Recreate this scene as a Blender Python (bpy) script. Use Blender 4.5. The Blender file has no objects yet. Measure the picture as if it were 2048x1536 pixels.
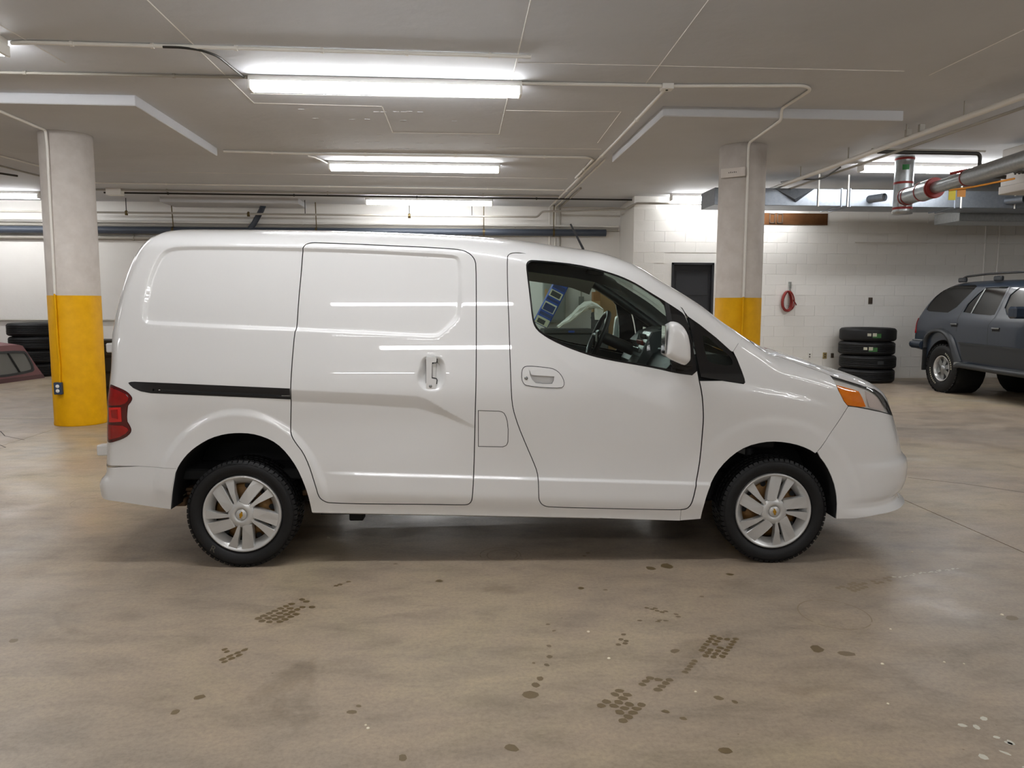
import bpy, bmesh, math, random
import numpy as np
from mathutils import Vector, Matrix
from mathutils.geometry import delaunay_2d_cdt
random.seed(7)
SC = bpy.context.scene
COL = SC.collection
# ---------------------------------------------------------------- camera
CAM_H, CAM_PITCH, CAM_YAW, CAM_ROLL = 1.43786, 0.1036456, 0.0707894, 0.0027410
def cam_matrix():
    ct, st, cp, sp = math.cos(CAM_YAW), math.sin(CAM_YAW), math.cos(CAM_PITCH), math.sin(CAM_PITCH)
    R = Vector((ct, -st, 0)); F = Vector((st*cp, ct*cp, -sp)); U = R.cross(F)
    cr, sr = math.cos(CAM_ROLL), math.sin(CAM_ROLL)
    R2 = R*cr+U*sr; U2 = U*cr-R*sr
    m = Matrix((R2, U2, -F)).transposed().to_4x4()
    m.translation = (0, 0, CAM_H)
    return m
cd = bpy.data.cameras.new('camera'); cam = bpy.data.objects.new('camera', cd); COL.objects.link(cam)
cd.sensor_fit = 'HORIZONTAL'; cd.sensor_width = 36.0; cd.lens = 1538.0/2048.0*36.0
cd.clip_start = 0.05; cd.clip_end = 200
cam.matrix_world = cam_matrix(); SC.camera = cam
# ---------------------------------------------------------------- world, light levels, exposure
LAMP_STRENGTH = 37.0          # emission of the fluorescent diffusers
wd = bpy.data.worlds.new('world'); SC.world = wd; wd.use_nodes = True
wd.node_tree.nodes['Background'].inputs[0].default_value = (0.02, 0.02, 0.02, 1)
wd.node_tree.nodes['Background'].inputs[1].default_value = 0.3
vs = SC.view_settings
vs.view_transform = 'Standard'; vs.look = 'None'; vs.gamma = 1.0; vs.use_curve_mapping = False
vs.exposure = 0.0
SC.cycles.max_bounces = 10; SC.cycles.diffuse_bounces = 5; SC.cycles.glossy_bounces = 5
SC.cycles.transmission_bounces = 6; SC.cycles.transparent_max_bounces = 12
SC.cycles.caustics_reflective = False; SC.cycles.caustics_refractive = False
SC.cycles.use_denoising = True
SC.cycles.sample_clamp_indirect = 8.0
def pchip(xs,ys):
    xs=np.array(xs,float); ys=np.array(ys,float); h=np.diff(xs); d=np.diff(ys)/h
    m=np.zeros_like(ys); m[0]=d[0]; m[-1]=d[-1]
    for i in range(1,len(xs)-1):
        if d[i-1]*d[i]>0:
            w1=2*h[i]+h[i-1]; w2=h[i]+2*h[i-1]; m[i]=(w1+w2)/(w1/d[i-1]+w2/d[i])
    def f(x):
        x=np.clip(np.asarray(x,float),xs[0],xs[-1]); i=np.clip(np.searchsorted(xs,x)-1,0,len(h)-1)
        t=(x-xs[i])/h[i]; t2=t*t; t3=t2*t
        return ys[i]*(2*t3-3*t2+1)+h[i]*m[i]*(t3-2*t2+t)+ys[i+1]*(3*t2-2*t3)+h[i]*m[i+1]*(t3-t2)
    return f
def sstep(t):
    t=np.clip(t,0,1); return t*t*(3-2*t)
def rnd(t,p):
    t=np.clip(t,1e-9,1); return np.maximum(1-(1-t)**p,0)**(1/p)
W_z=pchip([.15,.22,.30,.40,.46,.495,.511,.54,.60,.75,.95,1.04,1.13,1.25,1.45,1.6,1.75,1.95],[.795,.815,.828,(.838),.8365,.8355,.8352,.8350,.836,.846,.8583,.8525,.841,.8245,.795,.766,.733,.68])
def polysdf(P,x,z):
    # signed distance, positive inside
    P=np.asarray(P,float); d2=np.full(x.shape,1e9); ins=np.zeros(x.shape,bool); n=len(P)
    for i in range(n):
        ax,az=P[i]; bx,bz=P[(i+1)%n]; ex,ez=bx-ax,bz-az
        wx,wz=x-ax,z-az; L=ex*ex+ez*ez
        t=np.clip((wx*ex+wz*ez)/max(L,1e-12),0,1); d2=np.minimum(d2,(wx-ex*t)**2+(wz-ez*t)**2)
        c=(az>z)!=(bz>z)
        if abs(ez)>1e-12: ins^=c&(x<ex*(z-az)/ez+ax)
    s=np.sqrt(d2); return np.where(ins,s,-s)
ZT=pchip(*zip(*[[-0.9, 1.78], [-0.72, 1.815], [-0.6, 1.84], [-0.5247, 1.856], [-0.4569, 1.868], [-0.2634, 1.8699], [0.012, 1.87], [0.3995, 1.8677], [0.7333, 1.8592], [1.0128, 1.8493], [1.2936, 1.8361], [1.5193, 1.819], [1.7403, 1.791], [1.9073, 1.7662], [2.019, 1.7311], [2.1028, 1.6969], [2.1876, 1.6579], [2.2763, 1.6023], [2.3871, 1.5349], [2.5189, 1.4506], [2.6295, 1.3656], [2.6936, 1.3223], [2.7759, 1.2703], [2.8203, 1.2506], [2.8871, 1.2231], [3.0293, 1.1814], [3.1712, 1.1386], [3.3142, 1.089], [3.4166, 1.0636], [3.4986, 1.0373], [3.5715, 1.012], [3.68, 0.95], [3.8, 0.85], [3.95, 0.6]]))
XF=pchip(*zip(*[[.17,3.72],[.21,3.88],[.241,3.925],[.269,3.935],[.29,3.906],[.312,3.876],[.335,3.878],[.366,3.913],[.43,3.934],[.487,3.938],[.538,3.927],[.562,3.901],[.587,3.891],[.644,3.876],[.715,3.853],[.784,3.828],[.858,3.80],[.92,3.79],[1.0,3.76],[1.1,3.7],[1.3,3.55],[1.95,3.3]]))
XR=pchip(*zip(*[[.28,-.81],[.36,-.832],[.394,-.837],[.424,-.839],[.455,-.841],[.483,-.832],[.51,-.808],[.53,-.80],[.563,-.799],[.654,-.792],[.751,-.783],[.915,-.765],[1.01,-.752],[1.11,-.743],[1.25,-.74],[1.339,-.729],[1.469,-.702],[1.578,-.672],[1.665,-.64],[1.722,-.612],[1.79,-.57],[1.84,-.52],[1.87,-.45],[1.95,-.40]]))
RF,PF,RR,PR=.62,2.3,.14,2.6
def PTx(x): return 3.0+3.0*sstep((x-1.85)/.30)*sstep((2.95-x)/.25)
def RT(x): return np.interp(x,[-.6,1.2,1.75,2.3,2.8,3.3,3.5],[.16,.16,.24,.24,.17,.16,.12])
def Ybase(x,z):
    zz=z+.033*(x-1.3)*sstep((1.0-z)/.4)
    return W_z(zz)*rnd((ZT(x)-z)/RT(x),PTx(x))*rnd((XF(z)-x)/RF,PF)*rnd((x-XR(z))/RR,PR)
B={
 'slide':[(0.3412,1.7283),(0.3481,1.7447),(0.3626,1.7586),(0.3857,1.7644),(0.4121,1.766),(0.5945,1.7601),(0.8095,1.7516),(1.025,1.7432),(1.1654,1.7344),(1.2141,1.7249),(1.2466,1.7059),(1.2683,1.6788),(1.2764,1.6465),(1.2779,1.4588),(1.2779,1.2191),(1.2765,1.0066),(1.2722,0.8717),(1.2675,0.6785),(1.2615,0.4846),(1.2559,0.4018),(1.2503,0.3651),(1.2312,0.348),(1.2066,0.3438),(0.9942,0.3491),(0.7229,0.3519),(0.4798,0.3574),(0.4532,0.3661),(0.4298,0.3834),(0.4173,0.4061),(0.4077,0.4477),(0.3925,0.5025),(0.3725,0.571),(0.3424,0.6398),(0.307,0.6868),(0.2823,0.7283),(0.2761,0.764),(0.2787,0.8188),(0.2863,0.9273),(0.2905,1.0336),(0.2978,1.1522),(0.3086,1.2841),(0.3164,1.3026),(0.324,1.4507),(0.3344,1.5889)],
 'door':[(1.4403,1.6899),(1.448,1.7053),(1.4669,1.7157),(1.5006,1.7178),(1.6287,1.7106),(1.7805,1.6951),(1.927,1.6641),(2.0353,1.6336),(2.1454,1.5893),(2.2191,1.5488),(2.2931,1.5047),(2.3512,1.4606),(2.3871,1.4239),(2.4085,1.3872),(2.4263,1.3284),(2.4441,1.2404),(2.4653,1.1304),(2.4758,1.0498),(2.4951,0.9615),(2.5036,0.8868),(2.5083,0.8144),(2.5063,0.7532),(2.5016,0.616),(2.483,0.477),(2.463,0.3701),(2.4452,0.3275),(2.4155,0.3119),(2.3406,0.3106),(1.9529,0.3213),(1.6774,0.3299),(1.6499,0.3358),(1.6322,0.346),(1.6166,0.3662),(1.6117,0.3915),(1.6096,0.4829),(1.6034,0.5286),(1.5826,0.5829),(1.5437,0.6733),(1.4996,0.7805),(1.4694,0.8768),(1.4611,0.9528),(1.4542,1.1342),(1.4481,1.3525),(1.443,1.4592),(1.4406,1.5664)],
 'winfull':[(1.5427,1.6438),(1.5478,1.6622),(1.5603,1.6729),(1.5788,1.6762),(1.6648,1.6709),(1.8187,1.6555),(1.9388,1.6278),(2.0288,1.6004),(2.0892,1.5763),(2.1497,1.5461),(2.21,1.5069),(2.2948,1.4558),(2.3614,1.4137),(2.3977,1.3878),(2.4138,1.3544),(2.4321,1.2873),(2.4581,1.1613),(2.4708,1.0528),(2.3518,1.0674),(2.2362,1.0944),(2.1146,1.1154),(1.9932,1.1363),(1.9023,1.1573),(1.8116,1.1872),(1.721,1.2231),(1.6425,1.2649),(1.6003,1.2978),(1.5823,1.3277),(1.5733,1.3667),(1.5617,1.4747),(1.5501,1.5772)],
 'glass':[(1.5511,1.6377),(1.5562,1.6549),(1.5674,1.6649),(1.5847,1.6681),(1.6644,1.6633),(1.8179,1.6473),(1.9382,1.6191),(2.0285,1.5912),(2.0889,1.5671),(2.1494,1.5358),(2.2097,1.4972),(2.2884,1.4467),(2.2998,1.3924),(2.3173,1.308),(2.3253,1.1876),(2.3275,1.0884),(2.2363,1.1046),(2.1147,1.1262),(1.9933,1.1471),(1.9024,1.1681),(1.8116,1.1968),(1.7271,1.2314),(1.6516,1.2721),(1.6112,1.3038),(1.592,1.3337),(1.5824,1.3727),(1.5707,1.4748),(1.5592,1.5772)],
 'sail':[(2.4196,1.3745),(2.4827,1.3312),(2.5738,1.2589),(2.6527,1.1878),(2.6829,1.1456),(2.7068,1.0854),(2.7238,1.0371),(2.7269,1.019),(2.719,1.0117),(2.6024,1.0293),(2.4873,1.0475),(2.4801,1.0794),(2.4626,1.1696),(2.4393,1.2841)],
 'sailglass':[(2.5004,1.2661),(2.5066,1.2721),(2.531,1.2631),(2.5795,1.2179),(2.622,1.1818),(2.6523,1.1517),(2.6643,1.1215),(2.6519,1.1095),(2.6029,1.1125),(2.5357,1.1275),(2.5206,1.1516),(2.5059,1.2118)],
 'recess':[(0.362,1.7368),(0.6742,1.7281),(0.9045,1.7176),(1.1357,1.7058),(1.1702,1.6984),(1.1875,1.6838),(1.1965,1.655),(1.1997,1.5682),(1.1988,1.4535),(1.1941,1.3849),(1.1829,1.3562),(1.137,1.3103),(1.0853,1.2648),(1.0568,1.256),(0.9936,1.2578),(0.6798,1.2727),(0.3389,1.2886),(0.0778,1.2972),(-0.1478,1.3081),(-0.3724,1.319),(-0.4621,1.3236),(-0.4818,1.3359),(-0.4905,1.3584),(-0.4901,1.3923),(-0.4845,1.46),(-0.4682,1.5508),(-0.4487,1.6193),(-0.4231,1.6792),(-0.3967,1.7138),(-0.364,1.7314),(-0.3196,1.7403),(-0.2182,1.7438),(0.0663,1.7423)],
 'track':[(-0.556,1.0196),(-0.543,1.0235),(-0.5238,1.0245),(-0.2392,1.012),(0.0462,0.9989),(0.2863,0.9879),(0.285,0.9295),(0.045,0.941),(-0.2402,0.9536),(-0.4465,0.9631),(-0.4961,0.9743),(-0.5314,0.992),(-0.5509,1.0104)],
 'slot':[(-0.4369,0.9866),(-0.2396,0.9772),(0.0457,0.9637),(0.2818,0.9514),(0.2814,0.9394),(0.0453,0.9517),(-0.2399,0.9653),(-0.4371,0.9734)],
 'shelfU':[(-0.4443,1.0234),(-0.2391,1.0141),(0.0462,1.0008),(0.2929,0.986),(0.5952,0.9709),(0.8847,0.9562),(0.9578,0.9523),(1.0084,0.9372),(1.0664,0.9006),(1.1395,0.8555),(1.2705,0.7837),(1.3621,0.7394)],
 'shelfL':[(-0.4455,0.9549),(-0.2406,0.9454),(0.0445,0.9303),(0.291,0.9128),(0.6659,0.8944),(0.8835,0.8786),(0.9567,0.8749),(1.0139,0.8595),(1.1018,0.835),(1.1471,0.8143),(1.2705,0.7644),(1.3621,0.7338)],
 'rarch':[(-0.3772,0.327),(-0.3609,0.421),(-0.3465,0.4957),(-0.3267,0.5551),(-0.2998,0.5996),(-0.2612,0.6446),(-0.2083,0.6855),(-0.1408,0.7227),(-0.067,0.7429),(-0.0015,0.7488),(0.0705,0.7453),(0.1414,0.7259),(0.2055,0.6918),(0.2611,0.6351),(0.3102,0.5603),(0.3452,0.4781),(0.3656,0.4097),(0.3763,0.3394),(0.3799,0.3059)],
 'farch':[(2.5149,0.2568),(2.522,0.3242),(2.5387,0.4003),(2.571,0.4838),(2.6135,0.5537),(2.6788,0.6219),(2.7513,0.6679),(2.8411,0.691),(2.9155,0.6944),(3.0077,0.6812),(3.0855,0.6554),(3.1493,0.6168),(3.1993,0.5582),(3.2423,0.4734),(3.2643,0.3963),(3.2725,0.3201),(3.2699,0.2557)],
 'rbseam':[(-0.718,0.574),(-0.5321,0.5687),(-0.3288,0.5567)],
 'fbseam':[(3.3055,0.8835),(3.2287,0.7711),(3.159,0.6606),(3.1402,0.6366)],
 'head':[(3.2265,1.05),(3.3027,1.0281),(3.3846,1.0034),(3.4559,0.9815),(3.5242,0.9606),(3.5569,0.9409),(3.5951,0.9067),(3.6689,0.8512),(3.7081,0.7933),(3.6197,0.8197),(3.5332,0.8426),(3.4265,0.8668),(3.3484,0.8824),(3.3034,0.8873),(3.2764,0.917),(3.243,0.9751),(3.2283,1.0235)],
 'amber':[(3.2433,1.0017),(3.3123,0.9851),(3.3801,0.9651),(3.403,0.9288),(3.4306,0.877),(3.3904,0.8782),(3.3482,0.8847),(3.3057,0.8919),(3.2812,0.9215),(3.2601,0.9566)],
 'tail':[(-0.6478,1.0101),(-0.5934,0.9895),(-0.5603,0.971),(-0.54,0.9461),(-0.5394,0.9305),(-0.548,0.9148),(-0.558,0.9039),(-0.565,0.8929),(-0.5765,0.8167),(-0.5647,0.7944),(-0.5568,0.772),(-0.5586,0.7592),(-0.566,0.7448),(-0.5926,0.724),(-0.6309,0.7081),(-0.67,0.6965),(-0.6948,0.6952),(-0.709,0.704),(-0.7087,0.7547),(-0.6891,0.838),(-0.682,0.932),(-0.676,0.986),(-0.6614,1.0073)],
 'pilline':[(2.7211,1.2673),(2.701,1.2418),(2.6825,1.2151),(2.6629,1.1856)],
 'hoodline':[(2.7435,1.2645),(2.82,1.197),(2.9,1.165),(2.96,1.15),(3.0798,1.1035),(3.1526,1.0781),(3.2275,1.0506)],
 'fuel':[(1.2783,0.8703),(1.3956,0.8665),(1.4131,0.8632),(1.4252,0.855),(1.4346,0.8385),(1.4436,0.8101),(1.4484,0.7646),(1.4476,0.6964),(1.4434,0.6836),(1.4366,0.6736),(1.4182,0.6661),(1.2777,0.6688)],
 'hrec':[(0.97,1.0996),(0.9752,1.134),(0.9965,1.1605),(1.0231,1.1666),(1.0604,1.1658),(1.0897,1.1526),(1.1084,1.1287),(1.1164,1.0943),(1.1151,1.0412),(1.1057,1.0013),(1.0817,0.9774),(1.0497,0.9704),(1.0071,0.9721),(0.9806,0.9881),(0.962,1.0147),(0.9541,1.0546)],
 'hand':[(1.0085,1.1499),(1.0125,1.157),(1.0577,1.1563),(1.0644,1.1499),(1.0631,1.1287),(1.0498,1.1274),(1.0391,1.1208),(1.0379,1.0413),(1.0592,1.0373),(1.0632,1.0306),(1.0577,0.9801),(1.0497,0.9774),(1.0098,0.9788),(1.0072,0.9881),(1.0086,1.0731)],
 'fhand':[(1.5209,1.0829),(1.5304,1.101),(1.5525,1.1061),(1.6222,1.101),(1.6809,1.0938),(1.7103,1.0792),(1.7323,1.0537),(1.7448,1.0245),(1.7434,1.0026),(1.7287,0.9916),(1.6441,0.9939),(1.5487,1.0042),(1.5303,1.0137),(1.5193,1.0392)],
 'fgrip':[(1.5597,1.088),(1.6221,1.0851),(1.6846,1.0792),(1.6941,1.0719),(1.6904,1.0318),(1.6809,1.0136),(1.6368,1.0121),(1.5927,1.0173),(1.5744,1.0355),(1.5634,1.0574)],
 'fcrease':[(1.5635,1.278),(1.6707,1.1795),(1.8049,1.0863),(1.9905,0.9989),(2.1763,0.9167),(2.3357,0.8644),(2.5015,0.8199)],
 'lcrease':[(0.4307,0.5392),(0.5916,0.5317),(0.95,0.5246),(1.2697,0.511),(1.6049,0.5023),(1.9502,0.4896),(2.4887,0.4703)],
 'sill':[(0.3799,0.3059),(0.5854,0.3005),(1.2691,0.2839),(1.9548,0.2657),(2.5141,0.248)],
 'mirror':[(2.286,1.352),(2.27,1.343),(2.264,1.316),(2.257,1.238),(2.252,1.189),(2.254,1.177),(2.259,1.171),(2.274,1.159),(2.311,1.141),(2.352,1.125),(2.364,1.127),(2.376,1.138),(2.385,1.15),(2.386,1.171),(2.383,1.22),(2.372,1.274),(2.356,1.31),(2.337,1.332),(2.312,1.347)],
 'rbot':[(-0.76,0.458),(-0.754,0.422),(-0.7447,0.389),(-0.7099,0.3784),(-0.6389,0.3683),(-0.5135,0.3463),(-0.3882,0.3271)],
 'fbot':[(3.2702,0.2557),(3.381,0.2574),(3.5271,0.2718),(3.6807,0.2753)],
}
SV={
 'outline':[(0.032,1.82),(-0.085,1.805),(-0.229,1.787),(-0.323,1.744),(-0.465,1.654),(-0.56,1.578),(-0.703,1.43),(-0.821,1.271),(-0.904,1.142),(-0.932,1.012),(-0.928,0.851),(-0.911,0.788),(-0.524,0.799),(-0.541,0.837),(-0.498,0.933),(-0.378,1.015),(-0.207,1.059),(-0.013,1.058),(0.159,0.989),(0.276,0.861),(0.359,0.704),(0.431,0.548),(0.928,0.542),(1.831,0.515),(1.707,1.776),(1.302,1.791),(0.805,1.801),(0.375,1.812)],
 'qwin':[(-0.226,1.756),(0.154,1.76),(0.49,1.757),(0.432,1.677),(0.057,1.313),(-0.283,1.324),(-0.641,1.336),(-0.6,1.446),(-0.484,1.585),(-0.344,1.706)],
 'rwin':[(0.699,1.711),(1.017,1.714),(1.194,1.715),(1.181,1.65),(1.098,1.298),(1.009,1.285),(0.643,1.303),(0.355,1.328),(0.409,1.461),(0.569,1.618)],
 'rbar':[(0.679,1.698),(0.707,1.697),(0.588,1.383),(0.561,1.305),(0.538,1.311),(0.564,1.404)],
 'fwin':[(1.34,1.698),(1.516,1.702),(1.714,1.706),(1.759,1.249),(1.447,1.273),(1.235,1.297)],
 'rdoor':[(0.634,1.723),(1.222,1.723),(1.22,1.65),(1.12,1.271),(1.018,1.131),(1.034,0.842),(1.048,0.607),(0.494,0.589),(0.404,0.707),(0.345,0.85),(0.311,0.965),(0.286,1.228),(0.3,1.316),(0.524,1.633)],
 'fdoor':[(1.251,1.723),(1.711,1.731),(1.826,0.567),(1.075,0.602),(1.058,0.843),(1.04,1.132),(1.14,1.264),(1.239,1.649)],
 'bumper':[(-0.964,0.83),(-0.528,0.838),(-0.536,0.649),(-0.899,0.672),(-0.941,0.705)],
 'tail':[(-0.91,1.126),(-0.874,1.206),(-0.855,1.207),(-0.881,1.11),(-0.866,0.95),(-0.926,0.948),(-0.93,1.045)],
 'step':[(0.332,0.518),(0.499,0.538),(1.836,0.457),(1.841,0.406),(0.938,0.438),(0.373,0.448)],
 'flare_in':[(-0.451,0.717),(-0.448,0.81),(-0.417,0.89),(-0.323,0.971),(-0.177,0.999),(-0.031,0.997),(0.093,0.942),(0.197,0.842),(0.268,0.698),(0.342,0.534)],
 'flare_out':[(-0.529,0.712),(-0.533,0.838),(-0.498,0.933),(-0.378,1.015),(-0.208,1.064),(-0.013,1.06),(0.158,0.996),(0.274,0.875),(0.366,0.704),(0.465,0.543)],
 'mold':[(0.401,0.852),(1.032,0.842),(1.8,0.824),(1.803,0.792),(1.035,0.812),(0.404,0.823)],
 'handle1':[(0.145,1.129),(0.316,1.148),(0.331,1.112),(0.172,1.097)],
 'handle2':[(1.138,1.087),(1.272,1.118),(1.286,1.078),(1.16,1.067)],
 'mirror':[(1.521,1.277),(1.521,1.369),(1.58,1.422),(1.741,1.429),(1.758,1.255),(1.56,1.258)],
}
# ================================================================ materials
def lin(c):
    c = c/255.0
    return c/12.92 if c <= 0.04045 else ((c+0.055)/1.055)**2.4
def rgb(r, g, b): return (lin(r), lin(g), lin(b), 1.0)
MATS = {}
def material(name, color, rough=0.5, metal=0.0, coat=0.0, noise=None, bump=None, spec=0.5, emit=None, coat_rough=0.03):
    """noise=(scale, amount, second colour)  bump=(scale, distance)"""
    m = bpy.data.materials.new(name); m.use_nodes = True
    nt = m.node_tree; b = nt.nodes['Principled BSDF']
    b.inputs['Base Color'].default_value = color; b.inputs['Roughness'].default_value = rough
    b.inputs['Metallic'].default_value = metal; b.inputs['Specular IOR Level'].default_value = spec
    if coat: b.inputs['Coat Weight'].default_value = coat; b.inputs['Coat Roughness'].default_value = coat_rough
    if emit:
        b.inputs['Emission Color'].default_value = emit[0]; b.inputs['Emission Strength'].default_value = emit[1]
    tc = nt.nodes.new('ShaderNodeTexCoord')
    if noise:
        n = nt.nodes.new('ShaderNodeTexNoise'); n.inputs['Scale'].default_value = noise[0]; n.inputs['Detail'].default_value = 6
        n.inputs['Roughness'].default_value = 0.6
        nt.links.new(tc.outputs['Object'], n.inputs['Vector'])
        rp = nt.nodes.new('ShaderNodeValToRGB')
        rp.color_ramp.elements[0].position = 0.5-0.5*noise[1]; rp.color_ramp.elements[1].position = 0.5+0.5*noise[1]
        rp.color_ramp.elements[0].color = noise[2]; rp.color_ramp.elements[1].color = color
        nt.links.new(n.outputs['Fac'], rp.inputs[0]); nt.links.new(rp.outputs[0], b.inputs['Base Color'])
    if bump:
        n2 = nt.nodes.new('ShaderNodeTexNoise'); n2.inputs['Scale'].default_value = bump[0]; n2.inputs['Detail'].default_value = 4
        nt.links.new(tc.outputs['Object'], n2.inputs['Vector'])
        bp = nt.nodes.new('ShaderNodeBump'); bp.inputs['Distance'].default_value = bump[1]; bp.inputs['Strength'].default_value = 1.0
        nt.links.new(n2.outputs['Fac'], bp.inputs['Height']); nt.links.new(bp.outputs[0], b.inputs['Normal'])
    MATS[name] = m
    return m
def glass_material(name, tint, gloss_rough=0.0, base=0.04):
    m = bpy.data.materials.new(name); m.use_nodes = True; nt = m.node_tree
    for n in list(nt.nodes): nt.nodes.remove(n)
    out = nt.nodes.new('ShaderNodeOutputMaterial'); mix = nt.nodes.new('ShaderNodeMixShader')
    tr = nt.nodes.new('ShaderNodeBsdfTransparent'); tr.inputs[0].default_value = tint
    gl = nt.nodes.new('ShaderNodeBsdfGlossy'); gl.inputs['Roughness'].default_value = gloss_rough
    fr = nt.nodes.new('ShaderNodeFresnel'); geo = nt.nodes.new('ShaderNodeNewGeometry'); ma = nt.nodes.new('ShaderNodeMath'); ma.operation = 'MULTIPLY_ADD'
    ma.inputs[1].default_value = -0.8333; ma.inputs[2].default_value = 1.5
    nt.links.new(geo.outputs['Backfacing'], ma.inputs[0]); nt.links.new(ma.outputs[0], fr.inputs[0])
    nt.links.new(fr.outputs[0], mix.inputs[0]); nt.links.new(tr.outputs[0], mix.inputs[1]); nt.links.new(gl.outputs[0], mix.inputs[2])
    nt.links.new(mix.outputs[0], out.inputs[0]); MATS[name] = m
    return m
def concrete_floor():
    m = bpy.data.materials.new('concrete_floor'); m.use_nodes = True; nt = m.node_tree; b = nt.nodes['Principled BSDF']
    L = nt.links.new; tc = nt.nodes.new('ShaderNodeTexCoord')
    def noise(scale, detail=8, rough=0.6, stretch=None, dist=0.0):
        n = nt.nodes.new('ShaderNodeTexNoise'); n.inputs['Scale'].default_value = scale; n.inputs['Detail'].default_value = detail
        n.inputs['Roughness'].default_value = rough; n.inputs['Distortion'].default_value = dist
        if stretch:
            mp = nt.nodes.new('ShaderNodeMapping'); mp.inputs['Scale'].default_value = stretch
            mp.inputs['Rotation'].default_value = (0, 0, 0.35)
            L(tc.outputs['Object'], mp.inputs[0]); L(mp.outputs[0], n.inputs['Vector'])
        else: L(tc.outputs['Object'], n.inputs['Vector'])
        return n
    def ramp(src, stops):
        r = nt.nodes.new('ShaderNodeValToRGB'); e = r.color_ramp.elements
        e[0].position, e[0].color = stops[0]; e[1].position, e[1].color = stops[-1]
        for p, c in stops[1:-1]:
            x = e.new(p); x.color = c
        L(src, r.inputs[0]); return r
    def mixc(a, bb, fac, mode='MIX'):
        x = nt.nodes.new('ShaderNodeMix'); x.data_type = 'RGBA'; x.blend_type = mode
        if isinstance(fac, float): x.inputs[0].default_value = fac
        else: L(fac, x.inputs[0])
        L(a, x.inputs[6]); L(bb, x.inputs[7]); return x.outputs[2]
    big = ramp(noise(0.42, 6, 0.62, None, 0.6).outputs['Fac'], [(0.33, rgb(150, 138, 124)), (0.5, rgb(164, 148, 129)), (0.60, rgb(172, 157, 132)), (0.70, rgb(172, 164, 152))])
    mid = ramp(noise(2.6, 9, 0.68, (1.0, 2.2, 1.0), 0.3).outputs['Fac'], [(0.30, (0.70, 0.70, 0.70, 1)), (0.5, (0.96, 0.96, 0.96, 1)), (0.72, (1.12, 1.11, 1.08, 1))])
    fine = ramp(noise(55, 6, 0.75).outputs['Fac'], [(0.3, (0.80, 0.80, 0.80, 1)), (0.5, (1, 1, 1, 1)), (0.68, (1.14, 1.13, 1.1, 1))])
    c = mixc(big.outputs[0], mid.outputs[0], 1.0, 'MULTIPLY'); c = mixc(c, fine.outputs[0], 1.0, 'MULTIPLY')
    # scattered dark and pale specks
    v = nt.nodes.new('ShaderNodeTexVoronoi'); v.inputs['Scale'].default_value = 7.0; L(tc.outputs['Object'], v.inputs['Vector'])
    sp = ramp(v.outputs['Distance'], [(0.018, (0.45, 0.42, 0.36, 1)), (0.035, (1, 1, 1, 1))])
    c = mixc(c, sp.outputs[0], 0.75, 'MULTIPLY')
    dark = ramp(noise(1.1, 5, 0.55, None, 1.4).outputs['Fac'], [(0.63, (1, 1, 1, 1)), (0.71, (0.72, 0.70, 0.67, 1))])
    c = mixc(c, dark.outputs[0], 0.8, 'MULTIPLY')
    L(c, b.inputs['Base Color'])
    rr = ramp(noise(1.9, 6, 0.6).outputs['Fac'], [(0.35, (0.30, 0.30, 0.30, 1)), (0.65, (0.50, 0.50, 0.50, 1))])
    L(rr.outputs[0], b.inputs['Roughness']); b.inputs['Specular IOR Level'].default_value = 0.45
    bp = nt.nodes.new('ShaderNodeBump'); bp.inputs['Distance'].default_value = 0.0012; bp.inputs['Strength'].default_value = 0.5
    L(noise(38, 6, 0.7).outputs['Fac'], bp.inputs['Height']); L(bp.outputs[0], b.inputs['Normal'])
    MATS['floor'] = m; return m
M = MATS
concrete_floor()
material('ceiling', rgb(212, 214, 218), 0.75, noise=(0.9, 0.5, rgb(202, 204, 208)), bump=(9, 0.004))
material('ridge', rgb(238, 236, 231), 0.7)
material('wall_paint', rgb(232, 230, 225), 0.6, noise=(0.7, 0.5, rgb(224, 221, 215)), bump=(25, 0.0015))
material('block_paint', rgb(234, 232, 227), 0.62, noise=(2.0, 0.5, rgb(227, 225, 219)), bump=(60, 0.002))
material('column_white', rgb(220, 213, 206), 0.6, noise=(7, 0.35, rgb(208, 200, 192)), bump=(30, 0.001))
material('column_yellow', rgb(238, 178, 0), 0.55, noise=(8, 0.4, rgb(222, 162, 0)), bump=(30, 0.001), spec=0.2)
material('pipe_white', rgb(236, 233, 226), 0.5)
material('pipe_dim', rgb(165, 160, 150), 0.55)
material('pipe_blue', rgb(64, 71, 82), 0.45)
material('pipe_dark', rgb(52, 50, 46), 0.5, metal=0.3)
material('brass', rgb(96, 82, 50), 0.4, metal=0.7)
material('galvanised', rgb(186, 190, 192), 0.33, metal=0.85, noise=(28, 0.5, rgb(160, 165, 168)))
material('duct_metal', rgb(150, 156, 164), 0.36, metal=0.75, noise=(18, 0.6, rgb(128, 135, 143)))
material('red_tape', rgb(150, 44, 40), 0.5)
material('lamp_housing', rgb(238, 236, 230), 0.4)
material('lens', (1, 1, 1, 1), 0.4, emit=((0.965, 0.97, 0.985, 1), LAMP_STRENGTH))
material('paint', rgb(226, 226, 225), 0.32, coat=1.0, coat_rough=0.015, bump=(22, 0.00022))
material('black_gloss', rgb(20, 20, 22), 0.12, coat=0.6)
material('black_plastic', rgb(30, 30, 32), 0.45)
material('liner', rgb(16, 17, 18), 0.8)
material('trim_grey', rgb(44, 46, 47), 0.55)
material('dash', rgb(36, 38, 39), 0.45)
material('silver', rgb(196, 196, 194), 0.3, metal=0.35, coat=0.4)
material('silver_trim', rgb(150, 153, 154), 0.25, metal=0.7)
material('rubber', rgb(21, 21, 22), 0.6, noise=(30, 0.5, rgb(17, 17, 18)), spec=0.35)
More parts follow.
